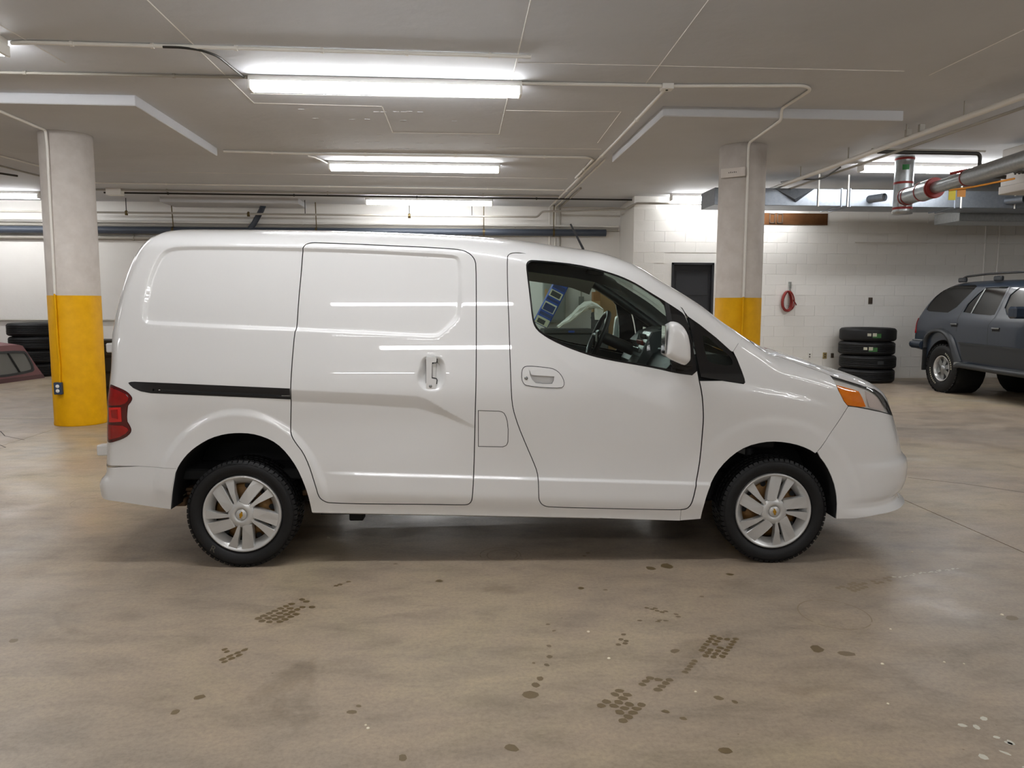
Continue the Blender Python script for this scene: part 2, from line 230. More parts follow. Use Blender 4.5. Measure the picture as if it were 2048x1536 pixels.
material('rust_gold', rgb(150, 112, 62), 0.45, metal=0.35, noise=(14, 0.5, rgb(104, 72, 40)))
material('gold', rgb(206, 160, 50), 0.25, metal=0.9)
material('chrome', rgb(225, 225, 225), 0.08, metal=1.0)
material('gasket_gap_shade', rgb(52, 53, 54), 0.6)
material('amber', rgb(255, 146, 12), 0.12, coat=1.0, noise=(45, 0.6, rgb(236, 112, 4)))
material('red_lens', rgb(176, 14, 18), 0.10, coat=1.0, noise=(16, 0.8, rgb(120, 4, 8)))
material('red_lens_dark', rgb(84, 6, 14), 0.15, coat=1.0)
material('red_lens_bright', rgb(214, 30, 30), 0.12, coat=1.0)
material('reflector', rgb(226, 224, 218), 0.22, metal=0.0, coat=0.8)
material('reflector_pink', rgb(216, 202, 196), 0.25, coat=0.8)
material('leaf_steel', rgb(92, 70, 48), 0.6, metal=0.3)
material('suv_paint', rgb(34, 44, 57), 0.35, coat=0.5)
material('suv_lower', rgb(40, 43, 46), 0.45)
material('suv_glass', rgb(16, 17, 17), 0.10, spec=0.35)
material('maroon', rgb(134, 92, 93), 0.5, coat=0.2, noise=(2.2, 0.5, rgb(120, 76, 78)))
material('maroon_dark', rgb(84, 44, 46), 0.35, coat=0.4)
material('cap_glass', rgb(104, 104, 100), 0.18, coat=0.6)
material('red_cord', rgb(132, 36, 30), 0.5)
material('bare_brown', rgb(90, 60, 36), 0.9, noise=(6, 0.4, rgb(74, 48, 28)), spec=0.1)
material('cardboard', rgb(176, 142, 100), 0.8, noise=(3, 0.4, rgb(164, 130, 90)))
material('cardboard_dark', rgb(140, 98, 58), 0.8)
material('bag_blue', rgb(20, 66, 156), 0.3)
material('bag_navy', rgb(18, 40, 92), 0.4)
material('bag_pale', rgb(196, 196, 170), 0.4)
material('sheet_white', rgb(205, 204, 196), 0.5)
material('box_grey', rgb(138, 140, 134), 0.5)
material('chest_black', rgb(48, 48, 47), 0.6)
material('door_black', rgb(26, 27, 31), 0.5)
material('outlet_blue', rgb(44, 62, 88), 0.4)
material('outlet_tan', rgb(150, 132, 84), 0.4)
material('outlet_brown', rgb(76, 66, 56), 0.4)
material('outlet_white', rgb(236, 234, 228), 0.4)
material('stain', rgb(112, 95, 66), 0.30)
material('stain_soft', rgb(138, 122, 98), 0.42)
material('floor_paint', rgb(206, 204, 192), 0.6)
material('chip', rgb(236, 228, 205), 0.6)
material('joint', rgb(60, 54, 47), 0.9)
material('heater_white', rgb(214, 211, 204), 0.45)
material('tag_yellow', rgb(206, 188, 20), 0.5)
material('tag_orange', rgb(200, 130, 26), 0.5)
material('green', rgb(40, 128, 62), 0.5)
material('label_green', rgb(46, 96, 44), 0.5)
material('label_white', rgb(176, 174, 156), 0.5)
material('chalk', rgb(84, 80, 70), 0.8)
material('ink', rgb(90, 86, 80), 0.7)
glass_material('glass', (0.80, 0.90, 0.86, 1))
glass_material('glass_clear', (0.93, 0.93, 0.93, 1))
# ================================================================ helpers
class MB:
    def __init__(s): s.v = []; s.f = []; s.sm = []
    def add(s, vs, fs, smooth=False):
        o = len(s.v); s.v += [tuple(p) for p in vs]; s.f += [tuple(i+o for i in f) for f in fs]; s.sm += [smooth]*len(fs)
        return s
    def box(s, x0, x1, y0, y1, z0, z1, bev=0.0, rot=None, org=(0, 0, 0)):
        x0, x1 = min(x0, x1), max(x0, x1); y0, y1 = min(y0, y1), max(y0, y1); z0, z1 = min(z0, z1), max(z0, z1)
        bev = min(bev, 0.45*min(x1-x0, y1-y0, z1-z0))
        if bev <= 0:
            v = [(x, y, z) for x in (x0, x1) for y in (y0, y1) for z in (z0, z1)]
            f = [(0, 1, 3, 2), (4, 6, 7, 5), (0, 4, 5, 1), (2, 3, 7, 6), (0, 2, 6, 4), (1, 5, 7, 3)]
        else:
            v = []; f = []
            X, Yy, Z = (x0, x1), (y0, y1), (z0, z1)
            idx = {}
            for i in (0, 1):
                for j in (0, 1):
                    for k in (0, 1):
                        c = (X[i], Yy[j], Z[k]); sg = (1-2*i, 1-2*j, 1-2*k)
                        for ax in range(3):
                            p = [c[a]+(sg[a]*bev if a != ax else 0) for a in range(3)]
                            idx[(i, j, k, ax)] = len(v); v.append(tuple(p))
            for ax in range(3):
                a, b = [q for q in range(3) if q != ax]
                for e in (0, 1):
                    q = []
                    for (u, w) in ((0, 0), (1, 0), (1, 1), (0, 1)):
                        k = [0, 0, 0]; k[ax] = e; k[a] = u; k[b] = w; q.append(idx[tuple(k)+(ax,)])
                    f.append(tuple(q))
            for ax in range(3):
                a, b = [q for q in range(3) if q != ax]
                for u in (0, 1):
                    for w in (0, 1):
                        k0 = [0, 0, 0]; k0[a] = u; k0[b] = w; k1 = list(k0); k1[ax] = 1
                        f.append((idx[tuple(k0)+(a,)], idx[tuple(k1)+(a,)], idx[tuple(k1)+(b,)], idx[tuple(k0)+(b,)]))
            for i in (0, 1):
                for j in (0, 1):
                    for k in (0, 1): f.append(tuple(idx[(i, j, k, ax)] for ax in range(3)))
        if rot is not None: v = [tuple(rot @ Vector(p)+Vector(org)) for p in v]
        elif org != (0, 0, 0): v = [tuple(Vector(p)+Vector(org)) for p in v]
        return s.add(v, f)
    def tube(s, pts, r, n=10, cap=True, radii=None):
        P = [Vector(p) for p in pts]; rings = []
        up = None
        for i, p in enumerate(P):
            t = (P[min(i+1, len(P)-1)]-P[max(i-1, 0)])
            if t.length < 1e-9: t = Vector((0, 0, 1))
            t.normalize()
            if up is None:
                up = Vector((0, 0, 1)) if abs(t.z) < 0.9 else Vector((1, 0, 0))
            a = t.cross(up)
            if a.length < 1e-6: a = t.cross(Vector((1, 0.1, 0)))
            a.normalize(); b = a.cross(t).normalized(); up = b
            rr = radii[i] if radii else r
            rings.append([p+(a*math.cos(2*math.pi*k/n)+b*math.sin(2*math.pi*k/n))*rr for k in range(n)])
        v = [q for rg in rings for q in rg]; f = []
        for i in range(len(P)-1):
            for k in range(n): f.append((i*n+k, i*n+(k+1) % n, (i+1)*n+(k+1) % n, (i+1)*n+k))
        s.add(v, f, True)
        if cap:
            s.add(rings[0], [tuple(range(n))[::-1]]); s.add(rings[-1], [tuple(range(n))])
        return s
    def lathe(s, prof, n=48, axis='z', org=(0, 0, 0), a0=0, a1=2*math.pi, smooth=True):
        full = abs(a1-a0-2*math.pi) < 1e-6; m = n if full else n+1; v = []
        for i in range(m):
            a = a0+(a1-a0)*i/n; c, si = math.cos(a), math.sin(a)
            for (r, h) in prof:
                p = {'z': (r*c, r*si, h), 'y': (r*c, h, r*si), 'x': (h, r*c, r*si)}[axis]
                v.append((p[0]+org[0], p[1]+org[1], p[2]+org[2]))
        k = len(prof); f = []
        for i in range(n):
            j = (i+1) % m
            for q in range(k-1): f.append((i*k+q, j*k+q, j*k+q+1, i*k+q+1))
        return s.add(v, f, smooth)
    def prism(s, poly, fn0, fn1, smooth=False):
        """poly = list of 2D points; fn0/fn1 map a 2D point to the two end surfaces"""
        n = len(poly); a = [fn0(p) for p in poly]; b = [fn1(p) for p in poly]
        f = [tuple(range(n))[::-1], tuple(range(n, 2*n))]
        f += [(i, (i+1) % n, n+(i+1) % n, n+i) for i in range(n)]
        return s.add(a+b, f, smooth)
    def build(s, name, mat, parent=None, mat2=None, fix=True):
        me = bpy.data.meshes.new(name); me.from_pydata(s.v, [], s.f)
        me.polygons.foreach_set('use_smooth', s.sm)
        if fix:
            bm = bmesh.new(); bm.from_mesh(me); bmesh.ops.recalc_face_normals(bm, faces=bm.faces); bm.to_mesh(me); bm.free()
        me.materials.append(M[mat] if isinstance(mat, str) else mat); me.update()
        return link(name, me, parent)
def link(name, me, parent=None):
    o = bpy.data.objects.new(name, me); COL.objects.link(o)
    if parent is not None: o.parent = parent
    return o
def tag(o, label, cat, group=None):
    o['label'] = label; o['category'] = cat
    if group: o['group'] = group
    return o
def thing(name, label, cat, loc=(0, 0, 0), rz=0.0, group=None):
    o = bpy.data.objects.new(name, None); COL.objects.link(o); o.location = loc; o.rotation_euler = (0, 0, rz)
    o.empty_display_size = 0.1
    return tag(o, label, cat, group)
def structure(o): o['kind'] = 'structure'; return o
def copy_tree(o, parent=None):
    c = o.copy(); COL.objects.link(c)
    if parent is not None: c.parent = parent
    for ch in list(o.children): copy_tree(ch, c)
    return c
def bend(pts, r=0.06, n=5):
    """round the corners of a path"""
    P = [Vector(p) for p in pts]; out = [P[0]]
    for i in range(1, len(P)-1):
        a, b, c = P[i-1], P[i], P[i+1]; d0 = (a-b); d1 = (c-b); k = min(r, 0.45*d0.length, 0.45*d1.length)
        p0 = b+d0.normalized()*k; p1 = b+d1.normalized()*k
        for j in range(n+1):
            t = j/n; out.append(p0*(1-t)**2+b*2*t*(1-t)+p1*t*t)
    out.append(P[-1]); return out
def text_mesh(txt, size, depth=0.0):
    cu = bpy.data.curves.new('lettering', 'FONT'); cu.body = txt; cu.size = size; cu.extrude = depth
    cu.align_x = 'CENTER'; cu.align_y = 'CENTER'
    tmp = bpy.data.objects.new('lettering', cu); COL.objects.link(tmp)
    dg = bpy.context.evaluated_depsgraph_get(); dg.update()
    me = bpy.data.meshes.new_from_object(tmp.evaluated_get(dg)); bpy.data.objects.remove(tmp); return me
# ================================================================ the room
CEIL = 3.47
XL, XR_, YN = -16.0, 13.0, -12.0
YW, YB, XC = 16.3, 14.6, 3.34           # deep wall, block wall, corner
# floor: slabs divided by saw-cut joints
fl = MB(); xs = [XL, -4.6, 3.3, XR_]; ys = [YN, 1.2, 9.9, YW]
for i in range(3):
    for j in range(3):
        g = 0.004
        fl.box(xs[i]+(g if i else -0.2), xs[i+1]-(g if i < 2 else -0.2), ys[j]+(g if j else -0.2), ys[j+1]-(g if j < 2 else -0.2), -0.08, 0.0)
floor = structure(fl.build('floor', 'floor'))
MB().box(XL, XR_, YN, YW, -0.12, -0.012).build('joint_filler', 'joint', floor)
ceil = structure(MB().box(XL-.2, XR_+.2, YN-.2, YW+.2, CEIL, CEIL+0.15).build('ceiling', 'ceiling'))
wl = structure(MB().box(XL-0.2, XC+0.09, YW, YW+0.2, 0, CEIL).build('wall_back', 'wall_paint'))
structure(MB().add([(XC, YB, 0), (XC, YB, CEIL), (XC+.09, YW, CEIL), (XC+.09, YW, 0), (XC+.3, YB, 0), (XC+.3, YB, CEIL), (XC+.3, YW, CEIL), (XC+.3, YW, 0)],
    [(0, 1, 2, 3), (4, 7, 6, 5), (0, 4, 5, 1), (3, 2, 6, 7), (1, 5, 6, 2), (0, 3, 7, 4)]).build('wall_return', 'wall_paint'))
DX0, DX1, DZ = 4.09, 4.92, 2.235
wb = MB(); wb.box(XC+.3, DX0, YB+.004, YB+.25, 0, CEIL); wb.box(DX1, XR_+.2, YB+.004, YB+.25, 0, CEIL); wb.box(DX0, DX1, YB+.004, YB+.25, DZ, CEIL); wb.box(XC, XC+.3, YB+.004, YB+.02, 0, CEIL)
wallb = structure(wb.build('wall_block', 'block_paint'))
blk = MB().box(-.198, .198, -.003, .02, -.098, .098, 0.0025)
bme = None
nb = 0
for r in range(17):
    for c in range(20):
        x = XC+.2+.4*c+(.2 if r % 2 else 0); z = .1+.2*r+.02
        if z+.1 > CEIL: continue
        if z < 0.95 and x < 5.3: continue
        if x+.2 > DX0 and x-.2 < DX1 and z-.1 < DZ: 
            if not (z+.1 <= DZ): 
                pass
            continue
        if nb >= 298: continue
        if bme is None:
            o = blk.build('block', 'block_paint', wallb); bme = o.data
        else: o = link('block', bme, wallb)
        o.location = (x, YB, z); nb += 1
structure(MB().box(XL-.2, XL, YN, YW+.2, 0, CEIL).build('wall_left', 'wall_paint'))
structure(MB().box(XR_, XR_+.2, YN, YW+.2, 0, CEIL).build('wall_right', 'wall_paint'))
structure(MB().box(XL-.2, XR_+.2, YN-.2, YN, 0, CEIL).build('wall_near', 'wall_paint'))
# black door in the block wall
d1 = structure(MB().box(DX0+.03, DX1-.03, YB+.06, YB+.11, 0.01, DZ-.03, .004).build('door_1', 'door_black'))
fr = MB(); fr.box(DX0, DX0+.045, YB-.01, YB+.13, 0, DZ, .004); fr.box(DX1-.045, DX1, YB-.01, YB+.13, 0, DZ, .004); fr.box(DX0, DX1, YB-.01, YB+.13, DZ-.045, DZ, .004)
fr.build('door_frame', 'door_black', d1)
MB().box(DX0+.10, DX1-.10, YB+.05, YB+.062, DZ-.62, DZ-.15, .003).build('door_panel', 'door_black', d1)
MB().tube([(DX0+.11, YB+.06, 1.0), (DX0+.11, YB+.0, 1.0), (DX0+.22, YB+.0, 1.0)], .012, 8).build('door_handle', 'silver_trim', d1)
structure(MB().box(XL, XC+.08, YW-.015, YW, 0, .1).build('baseboard_back', 'wall_paint'))
# formwork ridges on the slab soffit
def ridge(p, q, w=.009, h=.004):
    (x0, y0), (x1, y1) = p, q; d = Vector((x1-x0, y1-y0, 0)); n = Vector((-d.y, d.x, 0)).normalized()*w*.5
    a = Vector((x0, y0, CEIL)); b = Vector((x1, y1, CEIL)); dn = Vector((0, 0, -h))
    return [a+n, b+n, b-n, a-n, a+dn, b+dn], [(0, 1, 5, 4), (3, 4, 5, 2)]
RID = [((-2.08, 5.0), (-2.06, 8.27), .012), ((-2.06, 8.26), (-.77, 8.29), .014), ((-.77, 8.28), (-.76, 9.52), .012), ((-.77, 9.52), (.51, 9.5), .014), ((.5, 5.2), (.51, 9.5), .01),
       ((-3.37, 5.4), (-3.32, 7.04), .008), ((1.68, 5.0), (1.75, 7.31), .008), ((1.74, 8.3), (1.78, 9.9), .01), ((4.2, 4.9), (4.19, 6.8), .007), ((.52, 6.73), (3.9, 6.7), .004), ((-2.0, 7.9), (.5, 7.87), .004), ((.52, 8.35), (1.3, 8.33), .006), ((1.3, 8.33), (1.72, 8.3), .006),
       ((-6.2, 12.6), (1.8, 12.7), .006), ((.52, 10.3), (1.9, 10.28), .004)]
for a, b, w in RID:
    v, f = ridge(a, b, w); MB().add(v, f).build('formwork_ridge', 'ridge', ceil)
# screw heads / nail marks on the soffit
nm = MB()
for k in range(46):
    x = random.uniform(-1.9, .4); y = random.choice([8.5, 8.9, 9.7, 10.1, 10.5, 11.9]) + random.uniform(-.03, .03)
    nm.box(x-.03, x+.03, y-.012, y+.012, CEIL-.003, CEIL+.01)
nm.build('nail_mark', 'ceiling', ceil)['kind'] = 'stuff'
# thickened drop panels round the column heads
CP = 3.37
for (x0, x1, y0, y1) in ((-5.73, -3.15, 8.06, 10.66), (2.12, 4.70, 8.04, 10.66), (-5.7, -3.08, 15.5, 16.95)):
    y1 = min(y1, YW)
    MB().box(x0, x1, y0, y1, CP, CEIL+.02, .008).build('drop_panel', 'ceiling', ceil)
# ---------------------------------------------------------------- columns
def column(x, y, label):
    t = thing('column', label, 'column', (x, y, 0)); R = .28
    MB().lathe([(R, 1.52), (R, CP), (0, CP)], 64).build('shaft', 'column_white', t)
    prof = [(0, 0), (R+.004, 0), (R+.006, .01), (R+.002, .05), (R+.002, 1.52), (R, 1.522)]
    MB().lathe(prof, 64).build('painted_band', 'column_yellow', t)
    return t
colL = column(-4.52, 9.5, 'round concrete column behind the rear of the van, its lower part painted yellow')
colR = column(3.52, 9.5, 'round concrete column beside the black door, lower part yellow, small plate near the top')
pl = MB().box(-.15, .15, -.018, .018, -.055, .055, .004).build('name_plate', 'column_white', colR); pl.location = (-.20, -.235, 3.02); pl.rotation_euler = (0, 0, -.70+.0)
sc_ = MB()
for k in range(5): sc_.box(-.05+.022*k, -.04+.022*k, -.0195, -.018, -.008, .006+.004*(k % 2))
o = sc_.build('lettering', 'ink', colR); o.location = pl.location; o.rotation_euler = pl.rotation_euler
# ---------------------------------------------------------------- fluorescent lights
def lamp(x0, y, label, L=2.46, group=None):
    t = thing('ceiling_light', label, 'ceiling light', (x0, y, CEIL), 0, group)
    h = MB(); h.box(0, L, -.055, .055, -.045, 0, .004); h.box(0, L, -.072, .072, -.054, -.046, .002)
    h.build('housing', 'lamp_housing', t)
    pr = [(-.064, -.054), (-.076, -.072), (-.072, -.106), (-.048, -.128), (.048, -.128), (.072, -.106), (.076, -.072), (.064, -.054)]
    v = [(xx, a, b) for xx in (.03, L-.03) for a, b in pr]; n = len(pr)
    MB().add(v, [(i, i+1, n+i+1, n+i) for i in range(n-1)]+[tuple(range(n)), tuple(range(n, 2*n))], False).build('diffuser', 'lens', t)
    for xx in (0, L-.03): MB().box(xx, xx+.03, -.080, .080, -.130, -.045, .006).build('end_cap', 'lamp_housing', t)
    return t
XA = -1.86
lamp(XA, 7.31, 'nearest long fluorescent ceiling light, above the middle of the white van')
lamp(XA+.03, 11.46, 'middle one of three fluorescent ceiling lights in line above the van')
lamp(XA+.10, 15.25, 'small-looking farthest ceiling light in line above the van, near the back wall')
lamp(3.93, 14.22, 'ceiling light glowing against the block wall, partly behind the right column', 2.44)
lamp(5.77, 10.92, 'ceiling light above the silver duct, crossed by the galvanised vent pipe', 2.44)
lamp(-10.1, 15.0, 'ceiling light at the left edge, behind the left column', 2.46)
lamp(-5.93, 6.42, 'ceiling light of which only the end shows at the top left corner', 2.46)
for (x, y, lb) in ((XA, 3.2, 'light over the near side of the van, above the top of the frame'), (-2.15, -1.6, 'light just behind the camera, mirrored as the upper streak on the sliding door'),
        (-2.2, -5.6, 'light farther behind the camera, mirrored as the streak above the sliding door handle'), (-4.1, -10.1, 'farthest light behind the camera, mirrored left of the sliding door handle'),
        (-10.1, 10.9, 'light outside the left edge, level with the columns'), (-10.1, 2.0, 'light left of the camera, outside the frame'), (3.9, -1.3, 'unseen light added behind the camera on the right to brighten the front wing'),  # last one here is added to brighten the front wing
        (6.0, 7.0, 'unseen light added just past the right edge to brighten the block wall and blue car'), (4.2, 2.4, 'unseen light added above the open floor to brighten the van nose'), (5.8, -6.0, 'light in the far corner behind the camera on the right'), (-10.1, -4, 'light behind the camera on the left, outside the frame')):  # first two here are added to brighten block wall, car and van nose
    lamp(x, y, lb, 2.46, 'ceiling lights outside the frame')
# ---------------------------------------------------------------- conduits and pipes
def pipe(name, pts, r, mat, label, cat='conduit', rb=.05, n=8, clips=0, group=None):
    t = tag(MB().tube(bend(pts, rb), r, n).build(name, mat), label, cat, group)
    if clips:
        P = [Vector(p) for p in pts]
        for i in range(len(P)-1):
            d = P[i+1]-P[i]
            k = int(d.length/clips)
            for j in range(k):
                p = P[i]+d*((j+.5)/k); ax = d.normalized()
                MB().tube([p-ax*.012, p+ax*.012], r*1.5, 8).build('pipe_clip', mat, t)
    return t
zc = CEIL-.018
pipe('conduit', [(-3.46, 6.5, zc), (-3.3, 6.475, zc), (-2.08, 6.48, zc), (.61, 6.51, zc)], .016, 'pipe_white', 'white conduit on the ceiling in front of the nearest light, ending above the van roof', clips=.6)
pipe('cable', [(-2.3, 6.465, zc-.012), (-2.15, 6.465, zc-.012), (-2.02, 6.49, zc-.02), (-1.93, 6.63, zc-.02), (-1.89, 7.25, zc-.01)], .010, 'pipe_dark', 'dark flexible cable curving down to the left end of the nearest light', 'cable', .2)
pipe('conduit', [(-7.0, 7.35, zc), (-1.87, 7.29, zc)], .013, 'pipe_dim', 'straight conduit running left from the nearest ceiling light', clips=1.2)
pipe('conduit', [(.6, 7.27, zc), (1.90, 7.25, zc)], .016, 'pipe_white', 'short conduit from the nearest light to the square junction box')
jb = thing('junction_box', 'white square junction box on the ceiling between the nearest light and the right column', 'junction box', (1.95, 7.27, CEIL))
MB().box(-.055, .055, -.055, .055, -.05, 0, .004).build('box', 'lamp_housing', jb); MB().lathe([(0, -.056), (.012, -.056), (.012, -.05)], 10).build('screw', 'pipe_dark', jb)
pipe('conduit', [(2.0, 7.25, zc), (3.2, 7.14, zc), (3.33, 7.26, zc), (3.35, 7.98, zc), (3.37, 8.03, CP-.02), (3.45, 8.9, CP-.014), (3.475, 9.20, CP-.014), (3.475, 9.20, 2.9), (3.475, 9.20, 1.53)], .016, 'pipe_white',
     'conduit bending over the drop panel and down the face of the right column', rb=.08)
y2 = pipe('conduit', [(3.475, 9.203, 1.53), (3.475, 9.203, 0.3)], .013, 'column_yellow', 'yellow-painted lower run of conduit on the right column')
pipe('conduit', [(1.96, 7.33, zc), (1.98, 9.8, zc), (1.96, 11.5, zc), (1.93, 16.25, zc), (1.93, 16.25, 2.27)], .017, 'pipe_white', 'long conduit running back from the junction box to the back wall, left of its twin', clips=1.3)
pipe('conduit', [(2.07, 10.9, zc), (2.05, 16.25, zc), (2.05, 16.25, 2.27)], .014, 'pipe_white', 'long conduit running back to the back wall, right of its twin', clips=1.3)
pipe('conduit', [(2.16, 13.6, zc), (2.15, 16.25, zc), (2.15, 16.25, 2.27)], .02, 'pipe_dim', 'short grey conduit turning down the back wall, rightmost of the vertical three')
pipe('conduit', [(-3.1, 10.75, zc), (-1.85, 10.85, zc), (.6, 10.79, zc), (1.80, 10.76, zc), (1.9, 10.9, zc), (1.9, 12.5, zc)], .016, 'pipe_white', 'conduit along the ceiling in front of the middle light, turning back at its right end', rb=.1, clips=.9)
pipe('cable', [(-2.02, 10.89, zc-.02), (-1.95, 10.97, zc-.02), (-1.88, 11.2, zc-.02), (-1.83, 11.45, zc-.03)], .010, 'pipe_white', 'short flexible cable at the left end of the middle light', 'cable', .15)
pipe('conduit', [(-4.60, 6.6, zc-.0), (-4.60, 8.0, zc), (-4.59, 8.1, CP-.014), (-4.585, 9.19, CP-.014), (-4.585, 9.208, 3.2), (-4.60, 9.218, 1.53)], .016, 'pipe_white', 'white conduit crossing the drop panel and running down the left column', rb=.04)
pipe('conduit', [(-4.60, 9.214, 1.54), (-4.60, 9.214, 1.0), (-4.592, 9.216, .72), (-4.60, 9.214, .5)], .013, 'column_yellow', 'yellow-painted conduit on the lower left column, ending at the outlet')
ob = thing('wall_outlet', 'dark blue double socket box low on the yellow part of the left column', 'socket', (-4.615, 9.213, .45))
MB().box(-.045, .045, -.03, .04, -.07, .07, .006).build('plate', 'outlet_blue', ob)
for zz in (-.027, .027): MB().lathe([(0, -.034), (.020, -.034), (.022, -.028)], 16, 'y', (0, 0, zz)).build('socket', 'outlet_white', ob)
# far ceiling services
for (y, z, r, m, x0, x1, lb) in ((13.72, zc, .012, 'pipe_white', -6.3, 1.9, 'thin white conduit across the ceiling, first behind the middle light'),
        (14.45, zc-.01, .018, 'pipe_dim', -6.6, 1.9, 'grey conduit across the far ceiling just before the farthest light'),
        (14.75, zc-.02, .016, 'pipe_dark', -6.4, 4.9, 'dark cable run across the far ceiling, lowest of the three there')):
    pipe('conduit', [(x0, y, z), (x1, y+.12, z)], r, m, lb, clips=2.2)
pipe('conduit', [(-6.9, 10.9, zc), (-6.5, 14.3, zc)], .014, 'pipe_dim', 'conduit running back on the ceiling beside the left column')
pipe('conduit', [(-6.35, 10.9, zc), (-6.1, 12.6, zc), (-6.5, 12.8, zc-.03)], .012, 'pipe_white', 'looped white cable on the ceiling right of the left column')
jb2 = thing('junction_box', 'white junction box on the far ceiling right of the left column', 'junction box', (-6.1, 14.5, CEIL)); MB().box(-.13, .13, -.08, .08, -.12, 0, .006).build('box', 'lamp_housing', jb2)
jb3 = thing('junction_box', 'small white box on the ceiling at the left edge beside the left column', 'junction box', (-6.05, 9.75, CEIL)); MB().box(-.06, .06, -.05, .05, -.035, 0, .004).build('box', 'lamp_housing', jb3)
jb4 = thing('junction_box', 'grey box beside the light at the left edge', 'junction box', (-8.7, 14.55, CEIL)); MB().box(-.09, .09, -.07, .07, -.12, 0, .006).build('box', 'box_grey', jb4)
pipe('cable', [(-8.1, 11.1, zc), (-6.9, 12.9, zc-.03)], .016, 'pipe_dark', 'dark cable slanting over the ceiling at the left edge', 'cable')
pipe('cable', [(-8.5, 12.9, zc-.02), (-7.8, 13.2, zc-.05), (-7.2, 12.9, zc-.02)], .013, 'pipe_white', 'white cable sagging under the ceiling at the left edge', 'cable', .2)
# sprinkler line with hangers
spk = pipe('sprinkler_pipe', [(-13, 15.75, 3.19), (1.45, 15.75, 3.19), (1.62, 15.75, 3.19), (1.72, 15.75, 3.30), (3.3, 15.2, 3.30), (3.32, 14.3, 3.30), (5.6, 14.3, 3.30)], .02, 'pipe_dim', 'thin sprinkler pipe hung in front of the back wall, stepping up at right', 'pipe', .05)
for x in (-6.43, -3.0, -.95, .3): MB().tube([(x, 15.75, 3.19), (x, 15.75, CEIL)], .008, 6).build('hanger', 'pipe_dark', spk)
for x in (-6.43, -.95, -4.1): MB().lathe([(0, -.05), (.028, -.05), (.03, .02), (.012, .045), (0, .045)], 10, 'z', (x, 15.75, 3.19)).build('sprinkler_head', 'brass', spk)
for (z, y, r, m, x0, x1, lb) in ((3.06, 16.2, .022, 'pipe_white', -14, 3.38, 'upper white pipe along the back wall under the sprinkler line'),
        (2.99, 16.22, .03, 'pipe_dim', -14, 3.38, 'grey pipe along the back wall just above the blue pipe'),
        (2.745, 16.22, .04, 'pipe_dim', -14, -4.0, 'grey-beige pipe along the back wall directly below the blue pipe'),
        (1.085, 16.26, .022, 'pipe_dim', -14, -1.0, 'low grey pipe along the back wall above the tyres')):
    pipe('pipe', [(x0, y, z), (x1, y, z)], r, m, lb, 'pipe', clips=4.0)
bp_ = pipe('drain_pipe', [(-14, 16.12, 2.86), (3.1, 16.12, 2.92)], .072, 'pipe_blue', 'thick blue drain pipe along the back wall behind the van roof', 'pipe', n=20)
for x in (-5.68, -2.85, .55, 2.0):
    MB().lathe([(.078, -.02), (.078, .02)], 20, 'x', (x, 16.12, 2.86+.06*(x+14)/17.1)).build('hanger_ring', 'brass', bp_)
    MB().tube([(x, 16.12, 2.93), (x, 16.05, CEIL)], .01, 6).build('hanger_rod', 'brass', bp_)
MB().tube([(-4.2, 16.12, 2.9), (-4.08, 16.1, 3.05), (-3.92, 16.05, 3.3), (-3.86, 15.95, 3.37)], .055, 14).build('branch_pipe', 'pipe_blue', bp_)
# pipes on the block wall
for x, lb in ((10.32, 'left one of two vertical conduits on the block wall above the blue car'), (10.6, 'right one of two vertical conduits on the block wall above the blue car')):
    pipe('conduit', [(x, YB-.02, 3.3), (x, YB-.02, 1.2)], .016, 'block_paint', lb)
pipe('conduit', [(7.68, YB-.022, 2.65), (12.6, YB-.022, 2.65)], .012, 'block_paint', 'thin horizontal conduit painted white on the block wall above the blue car')
# ceiling pipes on the right
pr = pipe('heating_pipe', [(5.04, 2.0, 3.30), (5.06, 6.8, 3.30), (5.09, 14.4, 3.30)], .030, 'pipe_white', 'thick white pipe hung under the ceiling, running from the right edge back to the duct', 'pipe', n=14)
for y in (7.6, 8.6, 9.9, 11.3): MB().tube([(5.07, y, 3.30), (5.07, y, CEIL)], .008, 6).build('hanger', 'pipe_dim', pr)
for y in (8.55, 8.3): MB().box(5.03, 5.09, y-.02, y+.02, 3.32, 3.40, .004).build('clamp', 'pipe_dim', pr)
pipe('heating_pipe', [(5.20, 2.0, 3.25), (5.22, 14.4, 3.25)], .016, 'pipe_dim', 'thinner grey pipe just below the thick white ceiling pipe', 'pipe')
pipe('cable', [(5.12, 10.2, 3.27), (5.2, 10.9, 3.22), (5.14, 11.6, 3.33), (5.16, 12.2, 3.38)], .011, 'pipe_dark', 'dark cable lying along the white ceiling pipe near the duct', 'cable', .2)
